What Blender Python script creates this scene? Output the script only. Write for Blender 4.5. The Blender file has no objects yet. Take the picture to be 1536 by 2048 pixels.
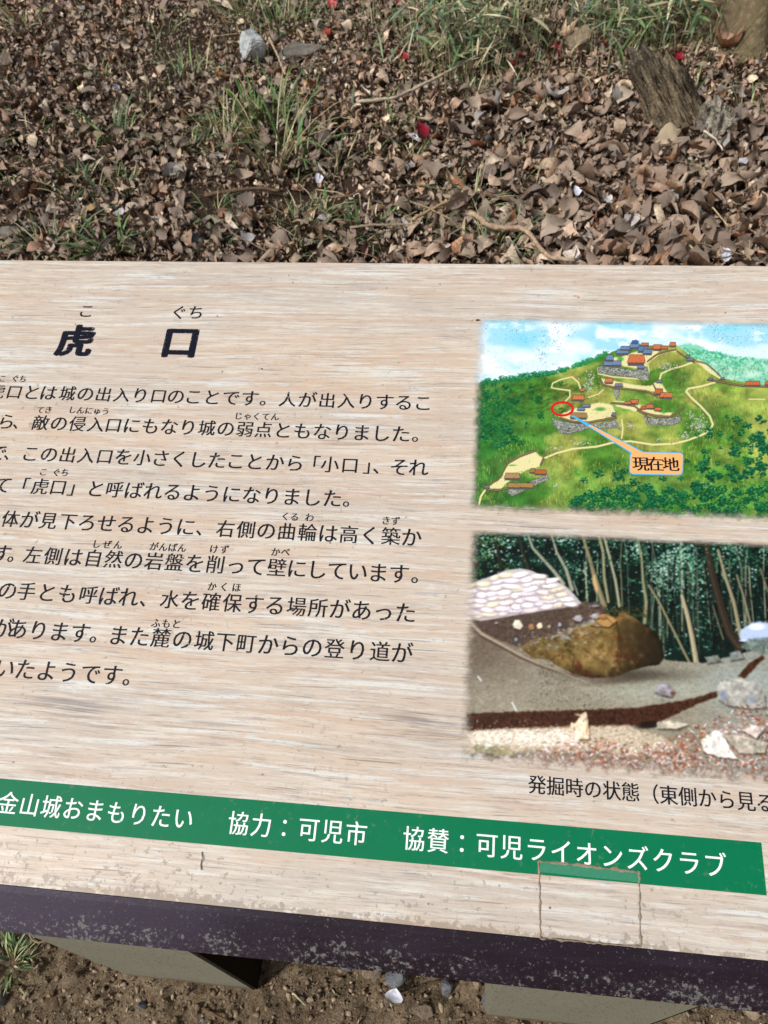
import bpy, bmesh, math, random
import numpy as np
from mathutils import Vector, Matrix, Euler

rng = np.random.default_rng(7)
random.seed(7)
scene = bpy.context.scene
COL = scene.collection

# ------------------------------------------------------------------ camera
TILT = math.radians(14)                     # board leans towards the reader
K = 0.9                                     # board units -> metres
Z0 = 0.492                                  # height of the board's origin above the ground
RW = np.array([[0.9933944249, -0.0422316564, 0.1066958466],
               [0.0982332279, 0.7935699168, -0.6004973106],
               [-0.0593106181, 0.6070117580, 0.7924764832]])
FOCAL = 1538.0
CT, ST = math.cos(TILT), math.sin(TILT)
CAMP = np.array([0.0, -ST * K, CT * K + Z0])
cam = bpy.data.cameras.new("camera")
cam.sensor_fit = 'VERTICAL'; cam.sensor_height = 36.0
cam.lens = 36.0 * FOCAL / 2048.0
cam.clip_start = 0.02; cam.clip_end = 300
cam.dof.use_dof = True; cam.dof.focus_distance = .92; cam.dof.aperture_fstop = 12.0
camo = bpy.data.objects.new("camera", cam); COL.objects.link(camo)
camo.matrix_world = Matrix.Translation(Vector(CAMP)) @ Matrix([list(r) for r in RW]).to_4x4()
scene.camera = camo

# ------------------------------------------------------------------ light
SUN_EL, SUN_AZ = math.radians(47), math.radians(232)      # azimuth clockwise from +Y
w = bpy.data.worlds.new("World"); scene.world = w; w.use_nodes = True
nt = w.node_tree; nt.nodes.clear()
sky = nt.nodes.new('ShaderNodeTexSky'); sky.sky_type = 'NISHITA'; sky.sun_disc = False
sky.sun_elevation = SUN_EL; sky.sun_rotation = SUN_AZ
sky.dust_density = 3.0; sky.ozone_density = 1.0
hs = nt.nodes.new('ShaderNodeHueSaturation'); hs.inputs['Saturation'].default_value = 0.45
bg = nt.nodes.new('ShaderNodeBackground'); bg.inputs['Strength'].default_value = 0.085
wo = nt.nodes.new('ShaderNodeOutputWorld')
nt.links.new(sky.outputs[0], hs.inputs['Color']); nt.links.new(hs.outputs[0], bg.inputs['Color'])
nt.links.new(bg.outputs[0], wo.inputs['Surface'])
sl = bpy.data.lights.new("sun", 'SUN'); sl.energy = 3.0; sl.angle = math.radians(7); sl.color = (1.0, 0.98, 0.95)
so = bpy.data.objects.new("sun", sl); COL.objects.link(so)
sd = Vector((math.sin(SUN_AZ) * math.cos(SUN_EL), math.cos(SUN_AZ) * math.cos(SUN_EL), math.sin(SUN_EL)))
so.rotation_euler = (-sd).to_track_quat('-Z', 'Y').to_euler()
so.location = (-3, -3, 6)
scene.view_settings.view_transform = 'Standard'
scene.view_settings.look = 'None'
scene.view_settings.gamma = 1.0
scene.view_settings.use_curve_mapping = False
scene.view_settings.exposure = 0.17

# ------------------------------------------------------------------ numbers
def lin(c):
    c = np.asarray(c, float) / 255.0
    return np.where(c <= 0.04045, c / 12.92, ((c + 0.055) / 1.055) ** 2.4)

def ray(px, py):
    d = RW @ np.array([(px - 768) / FOCAL, -(py - 1024) / FOCAL, -1.0])
    return d

def board_uv(px, py):                        # photo point -> point of the printed face (metres)
    d = ray(px, py)
    n = np.array([0, -ST, CT]); yv = np.array([0, CT, ST])
    o = np.array([0, 0, Z0])
    s = n @ (o - CAMP) / (n @ d)
    P = CAMP + s * d - o
    return P[0], P @ yv

def uv_px(u, v):                             # arrays
    P = np.stack([u, v * CT, v * ST + Z0], -1) - CAMP
    q = P @ RW
    return 768 + FOCAL * q[..., 0] / -q[..., 2], 1024 - FOCAL * q[..., 1] / -q[..., 2]

def hash2(ix, iy, seed):
    h = (ix.astype(np.int64) * 374761393 + iy.astype(np.int64) * 668265263 + seed * 974634533) & 0xffffffff
    h = ((h ^ (h >> 13)) * 1274126177) & 0xffffffff
    h = h ^ (h >> 16)
    return (h & 0xffff) / 65535.0

def vnoise(x, y, seed=0):
    x = np.asarray(x, float); y = np.asarray(y, float)
    ix = np.floor(x); iy = np.floor(y); fx = x - ix; fy = y - iy
    fx = fx * fx * (3 - 2 * fx); fy = fy * fy * (3 - 2 * fy)
    a = hash2(ix, iy, seed); b = hash2(ix + 1, iy, seed); c = hash2(ix, iy + 1, seed); d = hash2(ix + 1, iy + 1, seed)
    return (a * (1 - fx) + b * fx) * (1 - fy) + (c * (1 - fx) + d * fx) * fy

def fbm(x, y, seed=0, oct=4, gain=0.5):
    s = 0; a = 1; t = 0
    for i in range(oct):
        s = s + a * vnoise(x * 2 ** i + i * 17.3, y * 2 ** i + i * 9.1, seed + i); t += a; a *= gain
    return s / t

def sstep(a, b, x):
    x = np.asarray(x, float); t = np.clip((x - a) / (b - a), 0, 1); return t * t * (3 - 2 * t)

def ground_h(x, y):
    x = np.asarray(x, float); y = np.asarray(y, float)
    near = 1 - sstep(0.1, 0.9, y)
    h = (fbm(x * 1.1 + 5, y * 1.1, 3, 3) - 0.5) * 0.10 * (1 - near)
    h = h + (fbm(x * 7, y * 7, 11, 3) - 0.5) * 0.03
    h = h + near * ((fbm(x * 26, y * 26, 21, 5, 0.68) - 0.5) * 0.042 + (np.abs(fbm(x * 60, y * 60, 31, 3, .6) - 0.5)) * -0.016)
    return h

def ground_at(px, py, z=0.0):
    d = ray(px, py); zz = z
    for _ in range(6):
        s = (zz - CAMP[2]) / d[2]; P = CAMP + s * d
        zz = z + float(ground_h(P[0], P[1]))
    return P

def at_y(px, py, y):
    d = ray(px, py); s = (y - CAMP[1]) / d[1]; return CAMP + s * d

def px_size(P):                              # metres per photo pixel at P
    q = (np.asarray(P) - CAMP) @ RW
    return -q[2] / FOCAL

# ------------------------------------------------------------------ objects
def mesh_np(name, verts, faces, cols=None, smooth=False):
    """faces: (n,k) int array (all same size) or list"""
    me = bpy.data.meshes.new(name)
    verts = np.asarray(verts, np.float32)
    if isinstance(faces, np.ndarray):
        n, k = faces.shape
        me.vertices.add(len(verts)); me.vertices.foreach_set('co', verts.ravel())
        me.loops.add(n * k); me.loops.foreach_set('vertex_index', faces.ravel().astype(np.int32))
        me.polygons.add(n); me.polygons.foreach_set('loop_start', np.arange(0, n * k, k, dtype=np.int32))
        me.polygons.foreach_set('loop_total', np.full(n, k, dtype=np.int32))
        me.update(calc_edges=True)
    else:
        me.from_pydata([tuple(v) for v in verts], [], faces); me.update()
    if cols is not None:
        a = me.color_attributes.new('Col', 'FLOAT_COLOR', 'POINT')
        c = np.asarray(cols, np.float32)
        if c.shape[1] == 3: c = np.concatenate([c, np.ones((len(c), 1), np.float32)], 1)
        a.data.foreach_set('color', c.ravel())
    if smooth: me.polygons.foreach_set('use_smooth', np.ones(len(me.polygons), bool))
    return me

def link(name, me, mat=None, parent=None, loc=(0, 0, 0), rot=(0, 0, 0)):
    o = bpy.data.objects.new(name, me); COL.objects.link(o)
    if mat is not None and me is not None and len(me.materials) == 0: me.materials.append(mat)
    o.parent = parent; o.location = loc; o.rotation_euler = rot
    return o

def tag(o, label=None, cat=None, group=None, kind=None):
    if label: o['label'] = label
    if cat: o['category'] = cat
    if group: o['group'] = group
    if kind: o['kind'] = kind
    return o

# ------------------------------------------------------------------ materials
class NT:
    def __init__(s, name, rough=0.8, spec=0.3):
        s.m = bpy.data.materials.new(name); s.m.use_nodes = True
        s.t = s.m.node_tree; s.b = s.t.nodes['Principled BSDF']
        s.b.inputs['Roughness'].default_value = rough
        s.b.inputs['Specular IOR Level'].default_value = spec
        s.coord = s.t.nodes.new('ShaderNodeTexCoord')
    def L(s, a, b): s.t.links.new(a, b)
    def mapping(s, scale=(1, 1, 1), src='Object', rot=(0, 0, 0), loc=(0, 0, 0)):
        n = s.t.nodes.new('ShaderNodeMapping'); n.inputs['Scale'].default_value = scale
        n.inputs['Rotation'].default_value = rot; n.inputs['Location'].default_value = loc
        s.L(s.coord.outputs[src] if isinstance(src, str) else src, n.inputs['Vector']); return n.outputs[0]
    def noise(s, vec, scale=1, detail=4, rough=.5, dist=0):
        n = s.t.nodes.new('ShaderNodeTexNoise'); n.inputs['Scale'].default_value = scale
        n.inputs['Detail'].default_value = detail; n.inputs['Roughness'].default_value = rough
        n.inputs['Distortion'].default_value = dist; s.L(vec, n.inputs['Vector']); return n.outputs['Fac']
    def ncol(s, vec, scale=1, detail=2):
        n = s.t.nodes.new('ShaderNodeTexNoise'); n.inputs['Scale'].default_value = scale
        n.inputs['Detail'].default_value = detail; s.L(vec, n.inputs['Vector']); return n.outputs['Color']
    def voro(s, vec, scale=1, feat='F1', out='Distance'):
        n = s.t.nodes.new('ShaderNodeTexVoronoi'); n.feature = feat; n.inputs['Scale'].default_value = scale
        s.L(vec, n.inputs['Vector']); return n.outputs[out]
    def ramp(s, fac, a, b, lo=0.0, hi=1.0):
        n = s.t.nodes.new('ShaderNodeMapRange'); n.interpolation_type = 'SMOOTHSTEP'
        n.inputs['From Min'].default_value = a; n.inputs['From Max'].default_value = b
        n.inputs['To Min'].default_value = lo; n.inputs['To Max'].default_value = hi
        s.L(fac, n.inputs['Value']); return n.outputs['Result']
    def mix(s, fac, a, b, mode='MIX'):
        n = s.t.nodes.new('ShaderNodeMix'); n.data_type = 'RGBA'; n.blend_type = mode
        for sock, v in ((n.inputs[0], fac), (n.inputs[6], a), (n.inputs[7], b)):
            if isinstance(v, bpy.types.NodeSocket): s.L(v, sock)
            elif isinstance(v, (int, float)): sock.default_value = v if sock == n.inputs[0] else (v, v, v, 1)
            else: sock.default_value = (*v[:3], 1)
        return n.outputs[2]
    def math(s, op, a, b=0.0):
        n = s.t.nodes.new('ShaderNodeMath'); n.operation = op
        for sock, v in ((n.inputs[0], a), (n.inputs[1], b)):
            if isinstance(v, bpy.types.NodeSocket): s.L(v, sock)
            else: sock.default_value = v
        return n.outputs[0]
    def sep(s, vec=None):
        n = s.t.nodes.new('ShaderNodeSeparateXYZ'); s.L(vec or s.coord.outputs['Object'], n.inputs[0]); return n.outputs
    def attr(s, name='Col'):
        n = s.t.nodes.new('ShaderNodeAttribute'); n.attribute_name = name; return n
    def addv(s, a, b, k):
        n = s.t.nodes.new('ShaderNodeVectorMath'); n.operation = 'MULTIPLY_ADD'
        s.L(b, n.inputs[0]); n.inputs[1].default_value = k; s.L(a, n.inputs[2]); return n.outputs[0]
    def color(s, c):
        if isinstance(c, bpy.types.NodeSocket): s.L(c, s.b.inputs['Base Color'])
        else: s.b.inputs['Base Color'].default_value = (*c[:3], 1)
        return s
    def bump(s, h, strength=.4, dist=.01):
        n = s.t.nodes.new('ShaderNodeBump'); n.inputs['Strength'].default_value = strength
        n.inputs['Distance'].default_value = dist; s.L(h, n.inputs['Height']); s.L(n.outputs[0], s.b.inputs['Normal']); return s
    def alpha(s, a): s.L(a, s.b.inputs['Alpha']); return s

def grain(m, warp=True):
    """printed pale oak grain, in board metres; returns colour"""
    p = m.mapping((1, 1, 1))
    warp1 = m.ncol(m.mapping((2.2, 7, 1)), 1.0, 2)
    p = m.addv(p, warp1, (0.0, 0.022, 0))
    def st(v, sx, sy, **k): return m.noise(m.mapping((sx, sy, 1), v), 1.0, **k)
    iso = m.noise(m.mapping((70, 110, 1)), 1, 5, .75)       # breaks the streaks up
    iso2 = m.noise(m.mapping((9, 16, 1)), 1, 4, .6)
    jn = lambda a, k=.22: m.math('ADD', a, m.math('MULTIPLY', m.math('SUBTRACT', iso, .5), k))
    j2 = lambda a, k=.30: m.math('ADD', a, m.math('MULTIPLY', m.math('SUBTRACT', iso2, .5), k))
    tone = st(p, 1.6, 9, detail=3)
    c = m.mix(m.ramp(jn(tone), .34, .66), lin((201, 183, 164)), lin((189, 178, 166)))
    rosy = st(p, 3.0, 50, detail=3)
    c = m.mix(m.ramp(jn(rosy), .44, .66, 0, .6), c, lin((193, 167, 145)))
    pale = st(p, 10, 190, detail=4, rough=.65)
    c = m.mix(m.ramp(j2(jn(pale)), .46, .64, 0, .62), c, lin((214, 208, 196)))
    pale2 = st(p, 3.6, 90, detail=5, rough=.7)
    c = m.mix(m.ramp(j2(jn(pale2, .3)), .53, .66, 0, .72), c, lin((214, 216, 212)))
    dk = st(p, 8, 260, detail=5, rough=.75)
    c = m.mix(m.ramp(j2(jn(dk, .3)), .52, .66, 0, .55), c, lin((146, 132, 126)))
    c = m.mix(m.ramp(iso, .58, .72, 0, .3), c, lin((160, 140, 124)))
    # darker figured band low on the print
    yy = m.sep()[1]
    xx = m.sep()[0]
    band = m.math('MULTIPLY', m.ramp(yy, .065, .115), m.ramp(yy, .165, .12))
    band = m.math('MULTIPLY', band, m.math('MULTIPLY', m.ramp(xx, -.60, -.42), m.ramp(xx, .06, -.05)))
    dk2 = st(m.mapping((1, 1, 1), p, rot=(0, 0, .05)), 5, 230, detail=4, rough=.7)
    bf = m.math('MULTIPLY', m.ramp(dk2, .44, .58), m.math('MULTIPLY', band, m.ramp(m.noise(m.mapping((4, 14, 1)), 1, 2), .42, .6)))
    c = m.mix(m.math('MULTIPLY', bf, .75), c, lin((104, 96, 102)))
    fine = st(p, 38, 520, detail=3, rough=.6)
    c = m.mix(m.ramp(fine, .55, .70, 0, .4), c, lin((122, 112, 108)))
    hair = st(p, 7, 340, detail=2, rough=.5)
    c = m.mix(m.ramp(hair, .66, .71, 0, .55), c, lin((96, 88, 88)))
    return c

def wood_print():
    m = NT('board_print', .48, .28)
    c = grain(m)
    # grime: faint speckle, a few dark specks, lichen dirt along the lower edge
    o = m.mapping((1, 1, 1))
    g = m.noise(o, 95, 5, .75)
    zone = m.ramp(m.noise(o, 6, 2), .5, .7)
    c = m.mix(m.math('MULTIPLY', m.ramp(g, .56, .66), m.math('MULTIPLY', zone, .45)), c, lin((150, 135, 118)))
    sp = m.voro(o, 42)
    c = m.mix(m.math('MULTIPLY', m.ramp(sp, .07, .045), m.ramp(m.noise(o, 9, 2), .5, .58, 0, .75)), c, lin((84, 66, 54)))
    sp2 = m.voro(o, 130)
    c = m.mix(m.math('MULTIPLY', m.ramp(sp2, .10, .05), m.ramp(m.noise(o, 14, 2), .5, .62, 0, .55)), c, lin((96, 80, 66)))
    xyz = m.sep()
    n1 = m.noise(o, 110, 5, .7)
    edge = m.ramp(xyz[1], -.079 + .012, -.079)            # 1 at the very edge
    low = m.math('MULTIPLY', m.ramp(xyz[1], .01, -.075, 0, .10), m.ramp(xyz[0], .10, -.28, 0, 1))
    edge = m.math('MULTIPLY', edge, m.ramp(xyz[0], -.42, -.25, .35, 1))
    th = m.math('ADD', m.math('ADD', n1, m.math('MULTIPLY', edge, .19)), low)
    th = m.math('ADD', th, m.math('MULTIPLY', m.ramp(m.noise(o, 7, 2), .35, .7), .07))
    c = m.mix(m.ramp(th, .655, .72, 0, .75), c, lin((150, 136, 120)))
    m.color(c)
    m.L(m.ramp(m.noise(o, 30, 3), .3, .7, .34, .5), m.b.inputs['Roughness'])
    m.bump(m.noise(o, 400, 2), .12, .0006)
    return m.m

def ink(name, colr, wear=.0, col2=None, scale=260):
    m = NT(name, .5, .12); o = m.mapping((1, 1, 1))
    c = m.mix(m.noise(o, 60, 3), colr, [x * 1.15 + .002 for x in colr])
    if col2 is not None:
        n = m.noise(o, 120, 5, .75)
        zone = m.ramp(m.noise(o, 11, 2), .42, .68)
        c = m.mix(m.math('MULTIPLY', m.ramp(n, .575, .64), m.math('MULTIPLY', zone, .7)), c, col2)
        d = m.noise(o, 14, 3, .6); c = m.mix(m.ramp(d, .4, .75, 0, .25), c, lin((10, 108, 76)))
    m.color(c)
    if wear > 0:
        n = m.noise(o, scale, 5, .75); z = m.noise(o, 26, 2)
        f = m.math('ADD', n, m.math('MULTIPLY', z, .25))
        m.alpha(m.ramp(f, .80 - wear, .82 - wear, 1, 0))
    return m.m

def attr_mat(name, rough=.7, spec=.25, alpha=False, var=0.0, vscale=60, bump=0.0, bscale=200, two=False):
    m = NT(name, rough, spec); a = m.attr(); c = a.outputs['Color']
    if var > 0:
        n = m.noise(m.mapping((1, 1, 1)), vscale, 4, .65)
        c = m.mix(1.0, c, m.mix(m.ramp(n, .3, .7), 1 - var, 1 + var), 'MULTIPLY')
    if two:
        geo = m.t.nodes.new('ShaderNodeNewGeometry')
        c = m.mix(m.math('MULTIPLY', geo.outputs['Backfacing'], .35), c, lin((170, 158, 145)))
    m.color(c)
    if alpha: m.alpha(a.outputs['Alpha'])
    if bump: m.bump(m.noise(m.mapping((1, 1, 1)), bscale, 4), bump, .004)
    return m.m

M = {}
M['print'] = wood_print()
M['ink'] = ink('black_ink', lin((20, 20, 28)), .05)
M['ink_title'] = ink('worn_black_ink', lin((18, 20, 34)), .105, scale=420)
M['ink_white'] = ink('white_ink', lin((228, 236, 232)), .03)
M['green'] = ink('green_ink', lin((0, 106, 68)), .0, lin((108, 122, 92)))
M['callout'] = ink('tan_ink', lin((226, 166, 104)), 0)
M['blue_ink'] = ink('blue_ink', lin((70, 165, 215)), 0)
M['red_ink'] = ink('red_ink', lin((196, 24, 36)), 0)
M['picture'] = attr_mat('picture_print', .45, .25, alpha=True)

def rail_mat():
    m = NT('purple_rail_paint', .42, .32); o = m.mapping((1, 1, 1)); x, y, z = m.sep()[:3]
    base = m.mix(m.ramp(m.math('ADD', x, m.math('MULTIPLY', m.noise(o, 5, 3), .5)), .12, -.30), lin((27, 14, 25)), lin((66, 58, 72)))  # paler left end: reflected sky sheen put into the colour, along with fading
    base = m.mix(m.ramp(m.noise(m.mapping((9, 60, 60)), 1, 4), .4, .7, 0, .3), base, lin((52, 44, 54)))
    n = m.noise(o, 170, 5, .72); zone = m.noise(o, 9, 3, .6)
    low = m.ramp(z, -.024, -.046)
    f = m.math('ADD', m.math('ADD', n, m.math('MULTIPLY', low, .15)), m.math('MULTIPLY', zone, .44))
    c = m.mix(m.ramp(f, .90, .96, 0, .62), base, lin((122, 122, 114)))
    c = m.mix(m.ramp(m.noise(o, 300, 3, .6), .62, .7, 0, .35), c, lin((128, 122, 122)))
    m.color(c); m.L(m.ramp(f, .8, .88, .36, .8), m.b.inputs['Roughness'])
    m.bump(n, .25, .002); return m.m
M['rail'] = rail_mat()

def concrete_mat():
    m = NT('grey_resin_concrete', .75, .3); o = m.mapping((1, 1, 1))
    c = m.mix(m.noise(o, 9, 4, .6), lin((118, 116, 98)), lin((138, 135, 118)))
    dash = m.noise(m.mapping((300, 130, 130), rot=(0, .6, .3)), 1, 3, .55)
    c = m.mix(m.ramp(dash, .59, .64, 0, .7), c, lin((84, 66, 48)))
    c = m.mix(m.ramp(m.noise(o, 300, 3), .58, .72, 0, .4), c, lin((104, 98, 82)))
    z = m.sep()[2]
    n = m.noise(o, 40, 4)
    c = m.mix(m.ramp(m.math('ADD', z, m.math('MULTIPLY', n, -.05)), -.475, -.505, 0, .8), c, lin((102, 82, 60)))
    m.color(c); m.bump(m.noise(o, 220, 4), .35, .002); return m.m
M['concrete'] = concrete_mat()
_p = NT('dark_side_shade', .9, .05); _p.color(_p.mix(_p.noise(_p.mapping((1, 1, 1)), 300, 4), lin((20, 16, 10)), lin((46, 38, 26)))); M['side_shade'] = _p.m  # near-black colour that paints deep shade on the post sides

def ground_mat():
    m = NT('soil', .95, .12); o = m.mapping((1, 1, 1)); y = m.sep()[1]
    c = m.mix(m.ramp(m.noise(o, 9, 5, .65), .35, .65), lin((106, 92, 74)), lin((138, 121, 98)))
    c = m.mix(m.ramp(m.noise(o, 70, 4, .7), .45, .65), c, lin((96, 78, 60)))
    c = m.mix(m.ramp(m.noise(o, 420, 4, .75), .55, .68, 0, .7), c, lin((168, 148, 120)))
    c = m.mix(m.ramp(m.noise(o, 260, 4, .75), .5, .38, 0, .6), c, lin((62, 50, 38)))
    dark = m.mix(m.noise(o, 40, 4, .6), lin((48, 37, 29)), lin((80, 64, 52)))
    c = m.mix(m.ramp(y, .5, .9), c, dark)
    m.color(c)
    m.bump(m.math('ADD', m.noise(o, 120, 5, .7), m.math('MULTIPLY', m.noise(o, 380, 3, .7), .5)), .9, .006)
    return m.m
M['soil'] = ground_mat()
M['leaf'] = attr_mat('dry_leaf', .6, .3, var=.38, vscale=110, two=True, bump=.5, bscale=170)
M['grass'] = attr_mat('grass_blade', .5, .35, var=.18, vscale=30)
M['petal'] = attr_mat('petal', .5, .3, var=.1)
M['clod'] = attr_mat('soil_clod', .95, .1, var=.3, vscale=120, bump=.4, bscale=500)
M['twig'] = attr_mat('twig_bark', .8, .2, var=.3, vscale=90, bump=.4, bscale=300)

def rock_mat(name, a, b, c3, sc=20):
    m = NT(name, .8, .25); o = m.mapping((1, 1, 1))
    c = m.mix(m.ramp(m.noise(o, sc, 5, .65), .38, .62), a, b)
    c = m.mix(m.ramp(m.noise(o, sc * 2.2, 5, .7), .54, .66, 0, .8), c, c3)
    c = m.mix(m.ramp(m.noise(o, sc * 9, 3), .58, .7, 0, .4), c, lin((60, 56, 52)))
    m.color(c); m.bump(m.noise(o, sc * 4, 5, .7), .6, .01); return m.m
M['rock_pale'] = rock_mat('pale_grey_rock', lin((176, 180, 180)), lin((214, 216, 214)), lin((112, 114, 112)))
M['rock_flat'] = rock_mat('dark_grey_rock', lin((104, 98, 90)), lin((130, 124, 112)), lin((84, 84, 78)))
M['rock_tan'] = rock_mat('tan_rock', lin((150, 130, 104)), lin((134, 118, 100)), lin((104, 100, 96)))
M['rock_blue'] = rock_mat('blue_grey_stone', lin((98, 102, 110)), lin((124, 124, 124)), lin((92, 80, 66)), 40)
M['rock_brown'] = rock_mat('brown_stone', lin((132, 116, 96)), lin((112, 98, 82)), lin((150, 138, 118)), 40)

def rotten_mat(name='rotten_wood', k=0):
    m = NT(name, .95, .1); z = m.mapping((1, 1, 1))
    g = m.noise(m.mapping((75, 75, 9)), 1, 5, .7, .6)
    c = m.mix(m.ramp(g, .36, .62), lin((84, 70, 54)), lin((184, 164, 132)))
    c = m.mix(m.ramp(m.noise(m.mapping((150, 150, 30)), 1, 4, .7), .5, .68, 0, .8), c, lin((204, 188, 158)))
    if k: c = m.mix(m.ramp(m.noise(z, 60, 4, .7), .34, .52, 0, .9), c, lin((214, 206, 190)))
    c = m.mix(m.ramp(m.noise(z, 14, 4), .48, .66, 0, .75), c, lin((88, 78, 66)))
    top = m.ramp(m.math('ADD', m.sep()[2], m.math('MULTIPLY', m.noise(z, 22, 3), .12)), .28, .42, 0, .6)
    c = m.mix(top, c, lin((94, 88, 82)))
    c = m.mix(m.ramp(g, .44, .36), c, lin((26, 20, 15)))
    c = m.mix(m.ramp(m.noise(m.mapping((210, 210, 24)), 1, 3, .7), .56, .66, 0, .7), c, lin((216, 204, 178)))
    m.color(c); m.bump(m.math('ADD', g, m.noise(z, 120, 4, .7)), 1.0, .02); return m.m
M['rotten'] = rotten_mat(); M['lump'] = rotten_mat('weathered_rotten_wood', 1)

def bark_mat():
    m = NT('mossy_bark', .9, .15); o = m.mapping((1, 1, 1))
    c = m.mix(m.noise(m.mapping((14, 14, 5)), 1, 5, .65), lin((70, 58, 44)), lin((142, 124, 98)))
    c = m.mix(m.ramp(m.noise(o, 9, 5, .65), .46, .64, 0, .5), c, lin((104, 100, 66)))
    c = m.mix(m.ramp(m.noise(o, 60, 4), .55, .7, 0, .6), c, lin((150, 140, 112)))
    c = m.mix(m.ramp(m.noise(m.mapping((40, 40, 4)), 1, 4), .55, .7, 0, .6), c, lin((60, 46, 34)))
    m.color(c); m.bump(m.noise(m.mapping((60, 60, 14)), 1, 5, .7), .8, .015); return m.m
M['bark'] = bark_mat()

# ------------------------------------------------------------------ ground
def spaced(segs):
    out = []
    for a, b, d in segs:
        n = max(1, int(round((b - a) / d))); out += list(np.linspace(a, b, n, endpoint=False))
    out.append(segs[-1][1]); return np.array(out)
gx = spaced([(-60, -12, 6), (-12, -4, .8), (-4, -.95, .045), (-.95, .85, .0055), (.85, 3, .045), (3, 12, .9), (12, 60, 6)])
gy = spaced([(-60, -10, 6), (-10, -1.5, .8), (-1.5, -.42, .04), (-.42, .12, .0055), (.12, 6.5, .045), (6.5, 14, .8), (14, 60, 6)])
GX, GY = np.meshgrid(gx, gy)
GZ = ground_h(GX, GY)
nx, ny = len(gx), len(gy)
idx = np.arange(nx * ny).reshape(ny, nx)
def gridfaces(idx):
    return np.stack([idx[:-1, :-1], idx[:-1, 1:], idx[1:, 1:], idx[1:, :-1]], -1).reshape(-1, 4)
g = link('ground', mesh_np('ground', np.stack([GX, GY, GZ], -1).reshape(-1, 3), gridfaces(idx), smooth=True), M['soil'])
tag(g, kind='structure')
g['label'] = 'bare brown soil ground under and behind the board'

# ------------------------------------------------------------------ information board
board = bpy.data.objects.new('information_board', None); COL.objects.link(board)
board.location = (0, 0, Z0); board.empty_display_size = .1
tag(board, 'low sloping information board with pale wood grain print, two pictures and Japanese text', 'sign board')

def face(name, me, mat):                       # child lying in the tilted board frame
    return link(name, me, mat, board, (0, 0, 0), (TILT, 0, 0))

UL, UR, VB, VT = -.93 * K, .72 * K, -.0875 * K, .8765 * K
def slab():
    bm = bmesh.new()
    bmesh.ops.create_cube(bm, size=1)
    for v in bm.verts:
        v.co = Vector(((UL + UR) / 2 + v.co.x * (UR - UL), (VB + VT) / 2 + v.co.y * (VT - VB), -.011 + v.co.z * .022))
    bmesh.ops.bevel(bm, geom=bm.edges[:], offset=.0018, segments=2, affect='EDGES')
    me = bpy.data.meshes.new('board_panel'); bm.to_mesh(me); bm.free(); return me
face('board_panel', slab(), M['print'])

# front rail: a rounded purple edge running below the print
def prism(name, prof, x0, x1, mat, parent, nseg=1, smooth=True):
    n = len(prof); xs = np.linspace(x0, x1, nseg + 1)
    V = [(x, y, z) for x in xs for y, z in prof]; F = []
    for s in range(nseg):
        for i in range(n):
            j = (i + 1) % n; F.append((s * n + i, s * n + j, (s + 1) * n + j, (s + 1) * n + i))
    F.append(tuple(range(n))[::-1]); F.append(tuple(nseg * n + i for i in range(n)))
    me = mesh_np(name, V, F); bm = bmesh.new(); bm.from_mesh(me); bmesh.ops.recalc_face_normals(bm, faces=bm.faces); bm.to_mesh(me); bm.free()
    return link(name, me, mat, parent)
ey, ez = VB * CT, VB * ST
RB = (-.1165, -.0590)                          # lower lip of the rail (world y, z below the origin)
prof = []
p0 = np.array([ey - .0005, ez - .0012]); p1 = np.array(RB); nrm = np.array([-(p1 - p0)[1], (p1 - p0)[0]]); nrm = nrm / np.linalg.norm(nrm)
if nrm[0] > 0: nrm = -nrm
for t in np.linspace(0, 1, 9):
    prof.append(tuple(p0 + (p1 - p0) * t + nrm * .0022 * math.sin(math.pi * t) ** .6))
prof += [(RB[0] + .012, RB[1] - .002), (ey + .02, ez - .03), (ey + .02, ez - .024)]
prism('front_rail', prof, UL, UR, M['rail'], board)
# grey tray edge that shows below the rail between the posts
def box(name, x0, x1, y0, y1, z0, z1, mat, parent, bev=.002, dz=0.0):
    bm = bmesh.new(); bmesh.ops.create_cube(bm, size=1)
    for v in bm.verts:
        X = x0 if v.co.x < 0 else x1
        v.co = Vector((X, y0 if v.co.y < 0 else y1, (z0 if v.co.z < 0 else z1)))
        if dz and v.co.z == z0 and X == x0: v.co.z += dz
    if bev: bmesh.ops.bevel(bm, geom=bm.edges[:], offset=bev, segments=2, affect='EDGES')
    me = bpy.data.meshes.new(name); bm.to_mesh(me); bm.free(); return link(name, me, mat, parent)
box('tray_edge', UL + .01, UR - .01, -.1125, -.03, -.0705, -.0625, M['concrete'], board, .001, dz=.005)
# posts
for (xa, xb) in ((-.492, -.291), (.057, .270)):
    box('post', xa, xb, -.1108, .06, -Z0 - .06, -.072, M['concrete'], board, .003)
    box('side_shade_sheet', xb, xb + .003, -.1095, .075, -Z0 - .06, -.074, M['side_shade'], board, 0)  # added thin dark sheet, standing in for the shade beside the post
box('rear_post', -.492, -.291, .50, .62, -Z0 - .06, .085, M['concrete'], board, .003).name = 'rear_post'
box('rear_post', .057, .270, .50, .62, -Z0 - .06, .085, M['concrete'], board, .003)

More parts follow.
